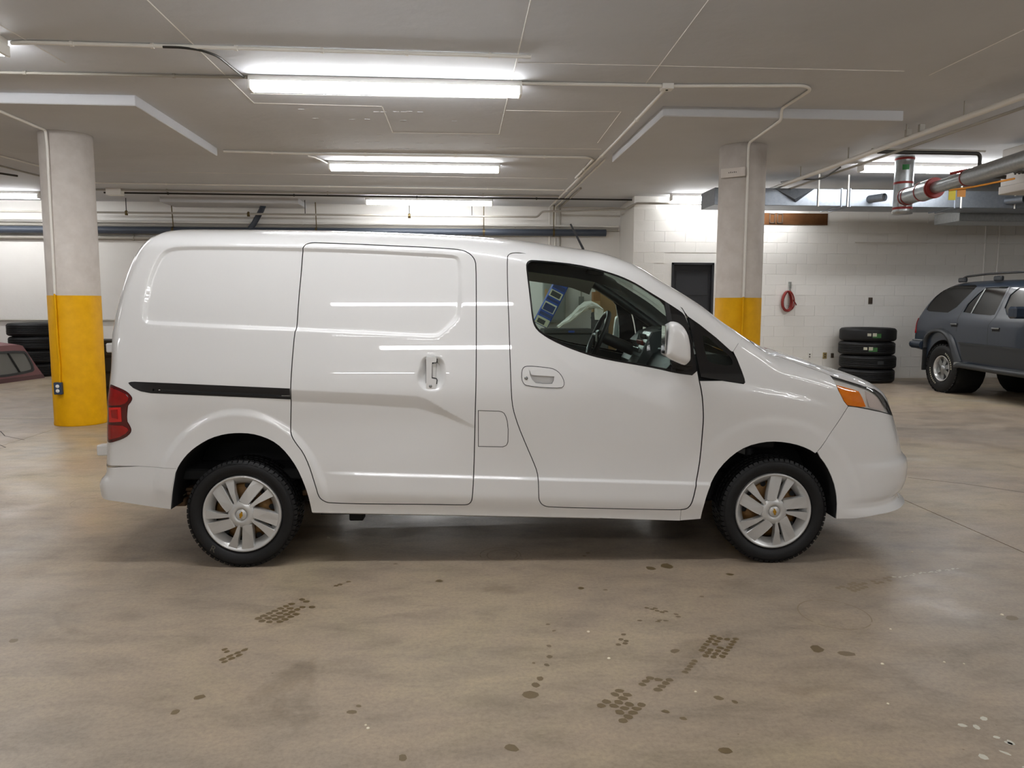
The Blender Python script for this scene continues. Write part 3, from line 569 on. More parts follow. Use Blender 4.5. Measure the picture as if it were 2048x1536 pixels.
# galvanised duct
du = thing('duct', 'silver sheet-metal duct box running across above the right wall, behind the right column', 'duct', (0, 0, 0))
DY0, DY1, DZ0, DZ1 = 11.95, 12.62, 2.985, 3.25
seg = [4.2, 6.04, 6.20, 7.9, 8.12, 9.6, 12.6]
MB().box(4.0, 12.6, DY0, DY1, DZ0, DZ1, .006).build('body', 'duct_metal', du)
for x in (6.04, 6.18, 7.91, 8.02): MB().box(x-.012, x+.012, DY0-.014, DY1+.014, DZ0-.014, DZ1+.014, .004).build('flange', 'duct_metal', du)
MB().add([(4.95, DY0-.004, DZ1), (5.6, DY0-.004, DZ1), (5.25, DY0-.075, DZ0+.09), (5.3, DY0-.005, DZ0+.05)], [(0, 1, 2), (0, 2, 3), (1, 3, 2), (0, 3, 1)]).build('turning_flap', 'duct_metal', du)
for x, dx in ((6.56, .05), (8.84, .05)):
    p0 = Vector((x-.06, DY0+.02, 3.10)); p1 = Vector((x+.05, DY0-.24, 3.10))
    MB().tube([p0, p1], .062, 20, cap=False).build('spigot', 'duct_metal', du)
    MB().tube([p0, p1-(p1-p0)*.15], .056, 16).build('spigot_inside', 'liner', du)
for x in (5.66, 6.14, 8.0, 8.9): MB().box(x-.012, x+.012, DY0-.02, DY0-.008, DZ0-.01, CEIL, .003).build('hanger_strap', 'lamp_housing', du)
sb = thing('duct', 'lower grey duct box at the right edge beneath the silver duct', 'duct', (0, 0, 0)); MB().box(8.5, 12.5, 12.7, 13.4, 2.86, 3.04, .006).build('body', 'galvanised', sb)
# vent pipe
vp = thing('vent_pipe', 'galvanised flue pipe with red tape rings, dropping from the ceiling and elbowing toward the camera', 'pipe', (0, 0, 0))
ex, ey, ez = 6.10, 10.35, 2.90
MB().lathe([(.122, 2.70), (.122, CEIL-.02)], 28, 'z', (ex, ey, 0)).build('riser', 'galvanised', vp)
MB().lathe([(0, 2.68), (.13, 2.68), (.13, 2.72)], 28, 'z', (ex, ey, 0)).build('tee_cap', 'galvanised', vp)
dirv = Vector((-.42, -3.0, 0)).normalized()
E0 = Vector((ex, ey, ez))
def along(t): return tuple(E0+dirv*t)
MB().tube([along(.0), along(.12), along(.6)], .112, 24).build('elbow_pipe', 'galvanised', vp)
MB().tube([along(.6), along(.9)], .125, 24).build('coupling', 'galvanised', vp)
MB().tube([along(.9), along(1.7)], .075, 24).build('narrow_pipe', 'galvanised', vp)
MB().tube([along(1.7), along(4.6)], .092, 24).build('long_pipe', 'galvanised', vp)
for t0, r in ((.10, .118), (.18, .118), (.6, .130), (.9, .130), (.93, .118), (1.7, .097)):
    MB().tube([along(t0), along(t0+.022)], r, 24).build('red_band', 'red_tape', vp)
for z0, r in ((2.74, .128), (3.08, .126), (CEIL-.07, .126)):
    MB().lathe([(r, z0), (r, z0+.03)], 28, 'z', (ex, ey, 0)).build('red_band', 'red_tape', vp)
MB().lathe([(.1245, 3.26), (.1245, 3.33)], 10, 'z', (ex, ey, 0), -2.3, -1.6).build('green_sticker', 'green', vp)
# unit heater
ht = thing('unit_heater', 'white box heater hung from the ceiling at the right edge', 'heater', (6.87, 8.9, 2.86))
MB().box(0, .75, 0, .6, .06, .53, .012).build('cabinet', 'heater_white', ht); MB().box(-.012, .76, -.012, .61, -.03, .07, .008).build('base_tray', 'heater_white', ht)
for x in (.1, .62): MB().tube([(x, .3, .53), (x, .3, .61)], .012, 6).build('hanger', 'pipe_dim', ht)
for k in range(4): MB().tube([(-.03-.02*k, .1+.04*k, .16), (-.03-.02*k, .1+.04*k, .40)], .012, 8).build('control_pipe', 'pipe_dark', ht)
MB().box(-.14, -.03, .05, .2, .17, .24, .01).build('valve', 'pipe_dark', ht)
gp = pipe('gas_pipe', [(5.3, 9.6, 3.36), (6.65, 9.6, 3.36), (6.65, 9.6, 3.1), (6.68, 9.4, 3.04), (6.80, 9.3, 3.02)], .024, 'pipe_dark', 'dark gas pipe with an elbow leading down beside the heater', 'pipe', .06, 10)
pipe('gas_pipe', [(5.3, 9.75, 3.42), (6.82, 9.75, 3.42)], .014, 'pipe_dim', 'thin grey pipe above the gas pipe, running to the heater', 'pipe')
orange = pipe('gas_hose', [(6.78, 9.05, 3.06), (6.5, 9.1, 3.10), (6.3, 9.2, 3.10), (6.1, 9.35, 3.06)], .018, 'red_cord', 'rusty red gas hose arching over the galvanised flue pipe', 'hose', .1)
yh = pipe('gas_hose', [(6.80, 9.15, 2.98), (6.55, 9.2, 2.93), (6.35, 9.3, 2.89), (6.10, 9.35, 2.86)], .012, 'tag_orange', 'yellow hose with two tags hanging under the flue pipe', 'hose', .1)
MB().box(6.10, 6.19, 9.348, 9.352, 2.74, 2.86, 0).build('yellow_tag', 'tag_yellow', yh); MB().box(6.21, 6.32, 9.348, 9.352, 2.78, 2.885, 0).build('orange_tag', 'tag_orange', yh)
# bare patch on the block wall, with two small frames
bpch = MB().box(5.78, 7.12, YB-.014, YB-.007, 2.965, 3.185, 0).build('bare_patch', 'bare_brown', wallb)
for x in (6.02, 6.17): 
    q = MB()
    for (a, b, c, d) in ((x-.055, x+.055, 2.99, 3.005), (x-.055, x+.055, 3.165, 3.18), (x-.055, x-.042, 2.99, 3.18), (x+.042, x+.055, 2.99, 3.18)): q.box(a, b, YB-.03, YB-.012, c, d)
    q.build('metal_bracket', 'outlet_brown', wallb)
# sockets on the block wall
def outlet(x, z, w, h, mat, label):
    t = thing('wall_outlet', label, 'socket', (x, YB-.008, z)); MB().box(-w/2, w/2, -.02, 0, -h/2, h/2, .004).build('plate', mat, t)
    for zz in (-h*.2, h*.2): MB().box(-w*.18, w*.18, -.024, -.018, zz-h*.1, zz+h*.1, .001).build('socket', 'outlet_brown', t)
outlet(8.05, 1.52, .08, .125, 'outlet_brown', 'brown socket plate on the block wall above the tyre stack')
outlet(6.87, .45, .075, .12, 'outlet_white', 'white socket low on the block wall, leftmost of the three there')
outlet(7.18, .45, .075, .12, 'outlet_tan', 'tan socket low on the block wall, middle one of three')
outlet(7.33, .45, .055, .09, 'outlet_brown', 'small dark socket low on the block wall, closest to the tyre stack')
# coiled cord on a hook
hk = thing('wall_hook', 'grey metal hook on the block wall holding the red cord', 'hook', (6.40, YB-.008, 1.72)); MB().tube([(0.02, 0, .14), (0.0, -.02, .05), (-.01, -.05, -.03), (-.01, -.09, -.02), (-.01, -.09, .02)], .012, 8).build('hook', 'box_grey', hk); MB().box(-.01, .05, -.012, 0, .03, .16, .003).build('plate', 'box_grey', hk)
cm = MB()
for k in range(7):
    cx, a, b = 6.36+random.uniform(-.02, .02), .11+random.uniform(-.02, .05), .19+random.uniform(-.01, .03); zt = 1.70
    cm.tube([(cx+a*math.sin(2*math.pi*i/22)*(1-.35*(math.cos(2*math.pi*i/22)+1)/2), YB-.04-.012*k, zt-b+b*math.cos(2*math.pi*i/22)) for i in range(23)], .012, 6)
cm.tube([(6.46, YB-.05, 1.55), (6.53, YB-.05, 1.47), (6.55, YB-.05, 1.43)], .01, 6)
tag(cm.build('cord', 'red_cord'), 'red cord hanging in a coil on the block wall right of the column', 'cord')
# floor marks -------------------------------------------------------------
def blot(mb, x, y, rx, ry, ang, z=.0006, n=9):
    v = []; c, s_ = math.cos(ang), math.sin(ang)
    for i in range(n):
        a = 2*math.pi*i/n; k = random.uniform(.78, 1.12)
        u, w = rx*k*math.cos(a), ry*k*math.sin(a); v.append((x+u*c-w*s_, y+u*s_+w*c, z))
    mb.add(v, [tuple(range(n))])
def tread(cx, cy, ln, wd, ang, rows, cols, mat='stain', drop=.15):
    mb = MB(); c, s_ = math.cos(ang), math.sin(ang)
    for i in range(cols):
        for j in range(rows):
            if random.random() < drop: continue
            edge = abs((i+.5)/cols-.5)*2
            if edge > .8 and random.random() < .45: continue
            u = (i+.5)/cols*ln-ln/2+(.25*ln/cols if j % 2 else 0); w = (j+.5)/rows*wd-wd/2
            blot(mb, cx+u*c-w*s_, cy+u*s_+w*c, ln/cols*.49, wd/rows*.50, ang+.1)
    return mb.build('tyre_print', mat, floor)
A = 1.0
tread(-.80, 3.54, .30, .15, .95, 4, 9); tread(-.92, 3.09, .14, .05, .9, 2, 4, drop=.3); tread(-.98, 3.13, .06, .05, .9, 2, 2, drop=.3); tread(-.59, 3.90, .13, .03, .8, 1, 5)
tread(.58, 2.60, .20, .15, .85, 4, 6); tread(.74, 2.75, .16, .10, .85, 3, 5, drop=.2); tread(1.09, 3.05, .26, .12, .95, 4, 8, drop=.08); tread(.92, 2.88, .14, .03, .95, 1, 5, drop=0)
tread(.97, 3.42, .22, .04, -.75, 2, 8, drop=.35); tread(.88, 3.33, .14, .03, -.2, 2, 5, drop=.45); tread(.70, 3.12, .16, .05, 1.15, 2, 6, drop=.4); tread(2.02, 3.68, .20, .10, .5, 3, 6, 'stain_soft', .3); tread(2.22, 3.76, .16, .06, .4, 2, 5, 'stain_soft', .3)
dr = MB()
for (x, y, r) in ((.38, 3.1, .012), (.37, 3.0, .014), (.35, 2.93, .012), (.31, 2.82, .016), (.29, 2.77, .018), (.265, 2.70, .030), (.42, 3.25, .010), (.40, 3.32, .010), (.62, 3.75, .02), (.74, 3.72, .012), (.78, 2.5, .012), (.73, 2.55, .014), (.95, 2.63, .018), (1.0, 2.60, .012), (-.38, 2.62, .016), (-.36, 2.66, .010), (-.18, 2.33, .016), (.17, 2.36, .022), (-2.0, 3.24, .035), (-1.9, 3.30, .02), (-.95, 2.76, .02), (-1.0, 2.66, .018), (.86, 2.3, .02), (1.2, 3.6, .012), (1.45, 3.9, .02), (1.6, 2.95, .03), (1.5, 3.0, .03), (2.55, 3.25, .03), (2.75, 3.1, .03), (-.1, 3.9, .02), (1.15, 4.05, .04), (1.05, 4.02, .03), (.3, 2.95, .008), (.9, 3.02, .02), (-.35, 4.18, .012), (.75, 4.3, .015), (.72, 4.25, .012)):
    blot(dr, x, y, r*1.15, r*.9, random.uniform(0, 3))
dr.build('oil_drip', 'stain', floor)
pp = MB()
for k in range(9): blot(pp, 1.72+random.uniform(-.05, .12), 2.16+.035*k+random.uniform(-.02, .02), random.uniform(.008, .03), random.uniform(.006, .018), random.uniform(0, 3), .0008, 7)
for k in range(26): blot(pp, 2.30+.017*k+random.uniform(-.01, .01), 3.80+.0045*k+random.uniform(-.012, .012), random.uniform(.004, .015), random.uniform(.003, .009), .3, .0008, 6)
pp.build('paint_residue', 'floor_paint', floor)
ring = MB()
for (x, y, r) in ((.24, 4.30, .12), (.25, 4.29, .09), (1.75, 3.35, .16), (-2.6, 5.7, .2)):
    n = 40; v = []
    for i in range(n):
        a = 2*math.pi*i/n
        for rr in (r, r-.006): v.append((x+rr*math.cos(a), y+rr*math.sin(a)*1.1, .0005))
    ring.add(v, [(2*i, 2*i+1, (2*i+3) % (2*n), (2*i+2) % (2*n)) for i in range(n) if random.random() < .8])
ring.build('scuff_ring', 'stain_soft', floor)
cr = MB()
for pts in (((3.76, 6.08), (4.09, 5.83), (4.36, 5.53), (4.7, 5.2)), ((-5.14, 8.94), (-4.9, 8.6), (-4.55, 8.33)), ((-4.64, 8.05), (-4.5, 7.9), (-4.9, 7.4))):
    for a, b in zip(pts[:-1], pts[1:]):
        d = Vector((b[0]-a[0], b[1]-a[1])); n = Vector((-d.y, d.x)).normalized()*.005
        cr.add([(a[0]+n.x, a[1]+n.y, .0007), (b[0]+n.x, b[1]+n.y, .0007), (b[0]-n.x, b[1]-n.y, .0007), (a[0]-n.x, a[1]-n.y, .0007)], [(0, 1, 2, 3)])
cr.build('crack', 'joint', floor)
for (x, y, r) in ((-.31, 2.51, .012), (-.32, 2.53, .009), (.57, 3.23, .014), (.61, 2.97, .014), (1.70, 2.85, .014), (1.92, 3.17, .010), (2.53, 3.29, .016), (1.96, 2.85, .010), (2.03, 2.83, .008), (.88, 2.68, .011), (.35, 2.16, .010), (1.55, 2.55, .010), (2.65, 4.2, .012)):
    b = MB(); r *= .55; b.lathe([(0, .0), (r, .0), (r*.8, r*.35), (0, r*.5)], 6, 'z', (0, 0, .0005), smooth=False)
    o = b.build('paint_chip', 'chip'); o.location = (x, y, 0); o.rotation_euler = (0, 0, random.uniform(0, 3))
    tag(o, 'tiny cream-white chip lying on the concrete floor in front of the van', 'chip', 'white chips scattered on the floor')
# ================================================================ panel mesher
def P_(k): return [tuple(p) for p in B[k]]
def chaikin(poly, closed=True, n=1):
    for _ in range(n):
        q = []; m = len(poly)
        rng = range(m) if closed else range(m-1)
        if not closed: q.append(poly[0])
        for i in rng:
            a, b = poly[i], poly[(i+1) % m]
            q += [(a[0]*.75+b[0]*.25, a[1]*.75+b[1]*.25), (a[0]*.25+b[0]*.75, a[1]*.25+b[1]*.75)]
        if not closed: q.append(poly[-1])
        poly = q
    return poly
def resample(poly, step, closed=True):
    out = []; m = len(poly)
    for i in range(m if closed else m-1):
        a, b = poly[i], poly[(i+1) % m]; d = math.hypot(b[0]-a[0], b[1]-a[1]); k = max(1, int(math.ceil(d/step)))
        out += [(a[0]+(b[0]-a[0])*j/k, a[1]+(b[1]-a[1])*j/k) for j in range(k)]
    if not closed: out.append(poly[-1])
    return out
def area2(poly): return sum(poly[i][0]*poly[(i+1) % len(poly)][1]-poly[(i+1) % len(poly)][0]*poly[i][1] for i in range(len(poly)))
def inset(poly, d):
    """move the outline inward by d"""
    if abs(d) < 1e-9: return poly
    s = 1 if area2(poly) > 0 else -1; n = len(poly); out = []
    for i in range(n):
        a, p, c = poly[i-1], poly[i], poly[(i+1) % n]
        e0 = Vector((p[0]-a[0], p[1]-a[1])); e1 = Vector((c[0]-p[0], c[1]-p[1]))
        if e0.length < 1e-7 or e1.length < 1e-7: out.append(p); continue
        n0 = Vector((-e0.y, e0.x)).normalized(); n1 = Vector((-e1.y, e1.x)).normalized(); m = (n0+n1)
        if m.length < 1e-4: out.append(p); continue
        m.normalize(); k = min(1/max(m.dot(n0), .45), 2.0)
        out.append((p[0]+s*d*k*m.x, p[1]+s*d*k*m.y))
    return out
def clean(poly, eps=.0012):
    out = []
    for p in poly:
        if not out or math.hypot(p[0]-out[-1][0], p[1]-out[-1][1]) > eps: out.append(p)
    if math.hypot(out[0][0]-out[-1][0], out[0][1]-out[-1][1]) < eps: out.pop()
    return out
def panel(name, poly, mat, parent, YF, side=-1, holes=(), step=.02, feats=(), off=0.0, rim=.014, gap=0.0, hgap=None, smooth=0, edge=None, gap_shade=False):
    """a sheet cut to outline `poly` (x,z) and bent onto the surface y=side*YF(x,z)"""
    edge = edge or step
    if smooth: poly = chaikin(poly, n=smooth)
    poly = clean(resample(inset(clean(poly), gap), edge))
    hs = []
    for h in holes:
        hs.append(clean(resample(inset(clean(h), hgap or 0.0), edge)))
    pts = []; edges = []
    for lp in [poly]+hs:
        o = len(pts); pts += lp; n = len(lp); edges += [(o+i, o+(i+1) % n) for i in range(n)]
    px = np.array(poly); x0, z0 = px.min(0); x1, z1 = px.max(0)
    gx, gz = np.meshgrid(np.arange(x0+step/2, x1, step), np.arange(z0+step/2, z1, step)); gx = gx.ravel(); gz = gz.ravel()
    if len(feats):
        fa = np.array(feats); 
        # keep grid points off the feature rows
        keep = np.ones(len(gx), bool)
        for c in range(0, len(fa), 4000):
            pass
        gx = np.concatenate([gx, fa[:, 0]]); gz = np.concatenate([gz, fa[:, 1]])
    s = polysdf(poly, gx, gz)
    for h in hs: s = np.minimum(s, -polysdf(h, gx, gz))
    k = s > .35*min(step, edge)
    pts += list(zip(gx[k].tolist(), gz[k].tolist()))
    r = delaunay_2d_cdt([Vector(p) for p in pts], edges, [], 0, 1e-6)
    V2 = np.array([tuple(v) for v in r[0]]); T = np.array([f for f in r[2] if len(f) == 3])
    c = V2[T].mean(1); ins = polysdf(poly, c[:, 0], c[:, 1]) > 0
    for h in hs: ins &= polysdf(h, c[:, 0], c[:, 1]) < 0
    T = T[ins]
    X, Z = V2[:, 0], V2[:, 1]; e = .0025
    Yv = YF(X, Z); dx = (YF(X+e, Z)-YF(X-e, Z))/(2*e); dz = (YF(X, Z+e)-YF(X, Z-e))/(2*e)
    lim = 40.0; dx = np.clip(dx, -lim, lim); dz = np.clip(dz, -lim, lim)
    N = np.stack([-dx, np.full_like(dx, 1.0), -dz], 1); N[:, 1] *= 1; N /= np.linalg.norm(N, axis=1)[:, None]
    if side < 0: N[:, 1] *= -1
    V3 = np.stack([X, side*(Yv+off), Z], 1)
    # orientation
    a, b, d = V3[T[:, 0]], V3[T[:, 1]], V3[T[:, 2]]; fn = np.cross(b-a, d-a); flip = (fn*N[T[:, 0]]).sum(1) < 0
    T[flip] = T[flip][:, ::-1]
    ec = {}
    for t in T.tolist():
        for i in range(3):
            u, w = t[i], t[(i+1) % 3]; ec[(u, w)] = 1
    bd = [(u, w) for (u, w) in ec if (w, u) not in ec]
    used = np.zeros(len(V3), bool); used[T.ravel()] = True; remap = np.cumsum(used)-1
    verts = V3[used].tolist(); faces = remap[T].tolist(); nn = N[used]; smf = [True]*len(faces); norms = []
    for f in faces: norms += [tuple(nn[i]) for i in f]
    nmain = len(faces)
    if rim:
        im = {}
        for (u, w) in bd:
            for q in (u, w):
                if q not in im:
                    im[q] = len(verts); p = V3[q]; verts.append(p.tolist()); verts.append([p[0]-N[q][0]*rim*.0, p[1]-side*rim, p[2]-N[q][2]*rim*.0])
            faces.append([im[w], im[u], im[u]+1, im[w]+1]); smf.append(False); norms += [(0, 0, 0)]*4
    me = bpy.data.meshes.new(name); me.from_pydata(verts, [], faces); me.polygons.foreach_set('use_smooth', smf)
    me.materials.append(M[mat])
    if mat == 'paint' and gap_shade:
        me.materials.append(M['gasket_gap_shade']); me.polygons.foreach_set('material_index', [0]*nmain+[1]*(len(faces)-nmain))  # rim faces coloured dark to paint the shade inside the panel gaps
    me.update(); me.normals_split_custom_set(norms)
    return link(name, me, parent)
def sheet(name, grid, mat, parent, flip=False, smooth=True, body=0):
    """grid[i][j] of 3D points"""
    n, m = len(grid), len(grid[0]); v = [p for r in grid for p in r]; f = []
    for i in range(n-1):
        for j in range(m-1):
            q = (i*m+j, i*m+j+1, (i+1)*m+j+1, (i+1)*m+j); f.append(q[::-1] if flip else q)
    me = bpy.data.meshes.new(name); me.from_pydata(v, [], f); me.polygons.foreach_set('use_smooth', [smooth]*len(f)); me.materials.append(M[mat]); me.update()
    if body:
        # exact normals of the body surface y = +-YV(x, z), so reflections stay smooth
        A = np.array(v); X, Z = A[:, 0], A[:, 2]; e = .003
        F_ = Ybase if body == 2 else YV
        dx = np.clip((F_(X+e, Z)-F_(X-e, Z))/(2*e), -60, 60); dz = np.clip((F_(X, Z+e)-F_(X, Z-e))/(2*e), -60, 60)
        w = np.clip(A[:, 1]/.05, -1, 1); N = np.stack([-dx, w, -dz], 1); N /= np.linalg.norm(N, axis=1)[:, None]
        me.normals_split_custom_set_from_vertices([tuple(q) for q in N])
    return link(name, me, parent)
# ================================================================ white van
REC = chaikin(P_('recess'), n=1); HREC = chaikin(P_('hrec'), n=2)
SU = np.array(B['shelfU']); SL = np.array(B['shelfL']); FC = np.array(B['fcrease'])
def bb(poly, m): p = np.array(poly); return p[:, 0].min()-m, p[:, 0].max()+m, p[:, 1].min()-m, p[:, 1].max()+m
RBB = bb(REC, .0); HBB = bb(HREC, 0.)
def lstep(t):
    t = np.clip(t, 0, 1); return np.where(t < .12, t*t/.24, np.where(t > .88, .88-(1-t)**2/.24+.0, t-.06))/.88
def Dfeat(x, z):
    d = np.zeros_like(x)
    m = (x > RBB[0]) & (x < RBB[1]) & (z > RBB[2]) & (z < RBB[3])
    if m.any():
        s = polysdf(REC, x[m], z[m]); d[m] -= .014*lstep(s/.024)
    m = (x > HBB[0]) & (x < HBB[1]) & (z > HBB[2]) & (z < HBB[3])
    if m.any():
        s = polysdf(HREC, x[m], z[m]); d[m] -= .030*sstep(s/.042)
    # undercut shelf along the slider track
    u = np.interp(x, SU[:, 0], SU[:, 1]); l = np.interp(x, SL[:, 0], SL[:, 1])
    amp = .017*sstep((x+.56)/.15)*sstep((1.36-x)/.40)
    d -= amp*lstep((u-z)/np.maximum(u-l, .004))*sstep((z-.55)/.28)
    # step in the lower doors
    zz = z+.033*(x-1.3)*sstep((1.0-z)/.4)
    d += .0125*sstep((x-.42)/.25)*sstep((2.62-x)/.10)*(1-sstep((zz-.492)/.018))*sstep((zz-.29)/.12)
    # wheel-arch flares
    ra = np.hypot(x/.377, (z-.297)/.452); d += .011*(1-sstep((ra-1.19)/.11))*sstep((z-.30)/.2)
    rf = np.hypot((x-2.897)/.380, (z-.297)/.397); d += .006*(1-sstep((rf-1.24)/.14))*sstep((z-.30)/.2)
    # crease running forward from the quarter window over the front wing
    zf = np.interp(x, [2.6, 2.73, 3.05, 3.3], [1.03, 1.015, .955, .88])
    d += .010*sstep((zf-z)/.045)*sstep((x-2.60)/.15)*sstep((3.30-x)/.35)*sstep((z-.62)/.32)
    # soft crease under the front door glass
    zc_ = np.interp(x, FC[:, 0], FC[:, 1]); s = np.clip(z-zc_, 0, .14)
    d -= .10*(s*s/(s+.02))*sstep((x-1.56)/.22)*sstep((2.62-x)/.3)*sstep((1.42-z)/.15)
    return d
def YV(x, z):
    x = np.asarray(x, float); z = np.asarray(z, float); return Ybase(x, z)+Dfeat(x, z)
VAN = thing('van', 'white panel van parked side-on with a sliding door and silver wheel covers', 'van', (-1.1427313, 4.9967940, 0.0), -0.0384414)
def ys(x, z): return float(YV(np.array([x]), np.array([z]))[0])
HL = P_('hoodline')+[(3.2225, 1.0508)]
HEADT = [(3.2225, 1.0508), (3.2913, 1.0305), (3.3769, 1.005), (3.4502, .9827), (3.5, .9690)]
Hx = np.array([p[0] for p in HL[:-1]]+[p[0] for p in HEADT]); Hz = np.array([p[1] for p in HL[:-1]]+[p[1] for p in HEADT])
def S_(x):
    """height of the line where side panels meet the top panels"""
    x = np.asarray(x, float); a = ZT(x)-.5*RT(x); b = np.interp(x, Hx, Hz); k = sstep((x-2.70)/.05); return a*(1-k)+b*k
def xs_(z):
    z = np.asarray(z, float); a = np.interp(z, [.27, .36, .43, .487, .538, .587, .644, .715, .79], [3.775, 3.79, 3.829, 3.833, 3.822, 3.786, 3.771, 3.748, 3.7194])
    return np.where(z < .79, a, np.interp(z, [.79, .8501, .9064, .9411, .9617, .969], [3.7194, 3.6732, 3.5962, 3.5561, 3.5192, 3.50]))
def xr_(z): return XR(np.asarray(z, float))+.07
PIL = P_('pilline')
SLIDE, DOOR, WIN, GLS = chaikin(P_('slide')), chaikin(P_('door')), chaikin(P_('winfull')), chaikin(P_('glass'))
SAIL = P_('sail'); RA, FA = chaikin(P_('rarch'), False), chaikin(P_('farch'), False); TR = P_('track'); TAIL = chaikin(P_('tail')); HEAD = P_('head'); FUEL = P_('fuel')
FUEL = [(max(x, 1.284), z) for x, z in FUEL]
def nearest(poly, p): return min(range(len(poly)), key=lambda i: (poly[i][0]-p[0])**2+(poly[i][1]-p[1])**2)
def arc(poly, a, b, fwd=True):
    i, j = nearest(poly, a), nearest(poly, b); n = len(poly); out = [poly[i]]
    while i != j: i = (i+(1 if fwd else -1)) % n; out.append(poly[i])
    return out
# feature rows: extra mesh vertices along creases
FE = []
for d in (0, .006, .012, .018, .024, .03): FE += resample(inset(REC, d), .012)
for d in (0, .008, .016, .024, .032, .040): FE += resample(inset(HREC, d), .008)
xg = np.arange(-.5, 1.36, .014)
for t in (-.15, 0, .12, .25, .5, .75, .88, 1.0, 1.2):
    u = np.interp(xg, SU[:, 0], SU[:, 1]); l = np.interp(xg, SL[:, 0], SL[:, 1]); FE += list(zip(xg.tolist(), (u+(l-u)*t).tolist()))
for k in (1.19, 1.22, 1.245, 1.27, 1.30):
    FE += [(.377*k*math.cos(a), .297+.452*k*math.sin(a)) for a in np.arange(.1, math.pi, .03)]
xg = np.arange(.3, 2.7, .012)
for t in (-.03, -.016, -.012, -.009, -.006, -.003, 0, .003, .006, .009, .012, .016, .03): FE += [(x, .503-.033*(x-1.3)+t) for x in xg]
def van_side(side, step):
    far = side > 0
    fe = [] if far else FE
    # uniside: quarter panel, roof rail, pillar, sill
    top = [(x, float(S_(x))) for x in np.concatenate([np.arange(-.49, 2.70, .03), [2.72]])]
    zr = np.concatenate([np.arange(.5745, 1.70, .03)])
    rear = [(float(xr_(z)), float(z)) for z in zr]
    corner = [(-.585, 1.735), (-.565, 1.755), (-.535, 1.772)]
    sl_t = arc(SAIL, (2.68, 1.15), (2.4203, 1.3745), False)
    d_top = arc(DOOR, (2.4096, 1.3871), (1.6117, .3914), False)
    d_bot = arc(DOOR, (1.6117, .3914), (2.40, .3095), False)
    poly = [(-.3291, .5565), (-.5323, .5686)]+rear+corner+top+[(2.7435, 1.2645)]+PIL[1:]+sl_t[1:]+d_top+d_bot[1:]+[(2.40, .3095), (2.40, .2478)]+[(x, z) for x, z in P_('sill')[::-1] if x < 2.39]+RA[::-1]
    poly = [p for p in poly if True]
    # arch points above the bumper seam only
    k = nearest(poly, (-.3271, .5549)); poly = poly[:k+1] if k > len(poly)*.6 else poly
    holes = [SLIDE, TAIL] if not far else [TAIL, SLIDE]
    holes = [SLIDE, TAIL]
    if not far: holes += [inset(TR, -.001), FUEL]
    body = panel('body_side', poly, 'paint', VAN, YV, side, holes, step, fe, rim=.02, gap_shade=True)
    sd = panel('sliding_door', SLIDE, 'paint', VAN, YV, side, [], step, fe, gap=.005, gap_shade=True)
    fd = panel('front_door', DOOR, 'paint', VAN, YV, side, [WIN] if far else [WIN, P_('fgrip')], step, fe, gap=.0045, gap_shade=True)
    wf = panel('window_frame', WIN, 'black_gloss', fd, YV, side, [GLS], step, off=-.004, gap=.001)
    wg = panel('window_glass', GLS, 'glass', fd, YV, side, [], .04, off=-.010, rim=0, gap=-.004)
    if not far:
        cr_ = [(2.2962, 1.4558), (2.3172, 1.4425), (2.345, 1.29), (2.353, 1.075), (2.331, 1.08), (2.3254, 1.1876), (2.3171, 1.308), (2.2998, 1.3924)]
        panel('sail_bar', cr_, 'black_plastic', fd, YV, side, [], .04, off=-.001, gap=.0)
    sg = chaikin(P_('sailglass'))
    qw = panel('quarter_window', SAIL, 'black_gloss', VAN, YV, side, [sg], step, off=-.002, gap=.0015)
    panel('quarter_glass', sg, 'glass', qw, YV, side, [], .04, off=-.006, rim=0, gap=-.003)
    # front wing
    hl = [(2.7435, 1.2645)]+HL[1:]
    hd = arc(HEAD, (3.2225, 1.0508), (3.3039, .8872), False)
    fen = hl+hd[1:]+[(3.2301, .7706), (3.1609, .6597), (3.142, .6358)]+arc(FA, (3.142, .6358), (2.5166, .2551), False)+[(2.40, .2478), (2.40, .3095)]+arc(DOOR, (2.41, .311), (2.49, 1.03), False)+arc(SAIL, (2.4877, 1.0474), (2.6832, 1.1456), False)[1:]+PIL[::-1][:-1]
    fdr = panel('front_wing', fen, 'paint', VAN, YV, side, [], step, fe, gap=.0016, gap_shade=True)
    # front bumper, side part
    hb = arc(HEAD, (3.3039, .8872), (3.7194, .7903), False)
    zr = np.arange(.775, .285, -.02)
    fb = hb+[(float(xs_(z)), float(z)) for z in zr]+[(3.776, .275), (3.6873, .272), (3.5334, .2685), (3.3862, .2544), (3.2744, .253)]+arc(FA, (3.2766, .3177), (3.1509, .616), False)+[(3.142, .6358), (3.1609, .6597), (3.2301, .7706)]
    panel('bumper_corner', fb, 'paint', BUMP, YV, side, [], min(step, .014), [], gap=.0014, edge=.010)
    # rear bumper, side part
    zr = np.arange(.40, .575, .02)
    rb = [(-.3291, .5565)]+[(-.5323, .5686)]+[(float(xr_(z)), float(z)) for z in zr[::-1]]+[(-.745, .39), (-.7063, .3803), (-.6356, .3701), (-.5103, .3482), (-.3851, .329)]+arc(RA, (-.3742, .329), (-.3291, .5565), True)
    panel('bumper_corner', rb, 'paint', RBUMP, YV, side, [], min(step, .018), [], gap=.0014, edge=.012)
    # lamps
    hp = panel('headlight', HEAD, 'reflector', VAN, YV, side, [], .012, off=-.028, rim=0, gap=.004)
    panel('lens', HEAD, 'glass_clear', hp, YV, side, [], .03, off=-.002, gap=.003, rim=.02)
    panel('indicator', P_('amber'), 'amber', hp, YV, side, [], .012, off=-.018, rim=.012)
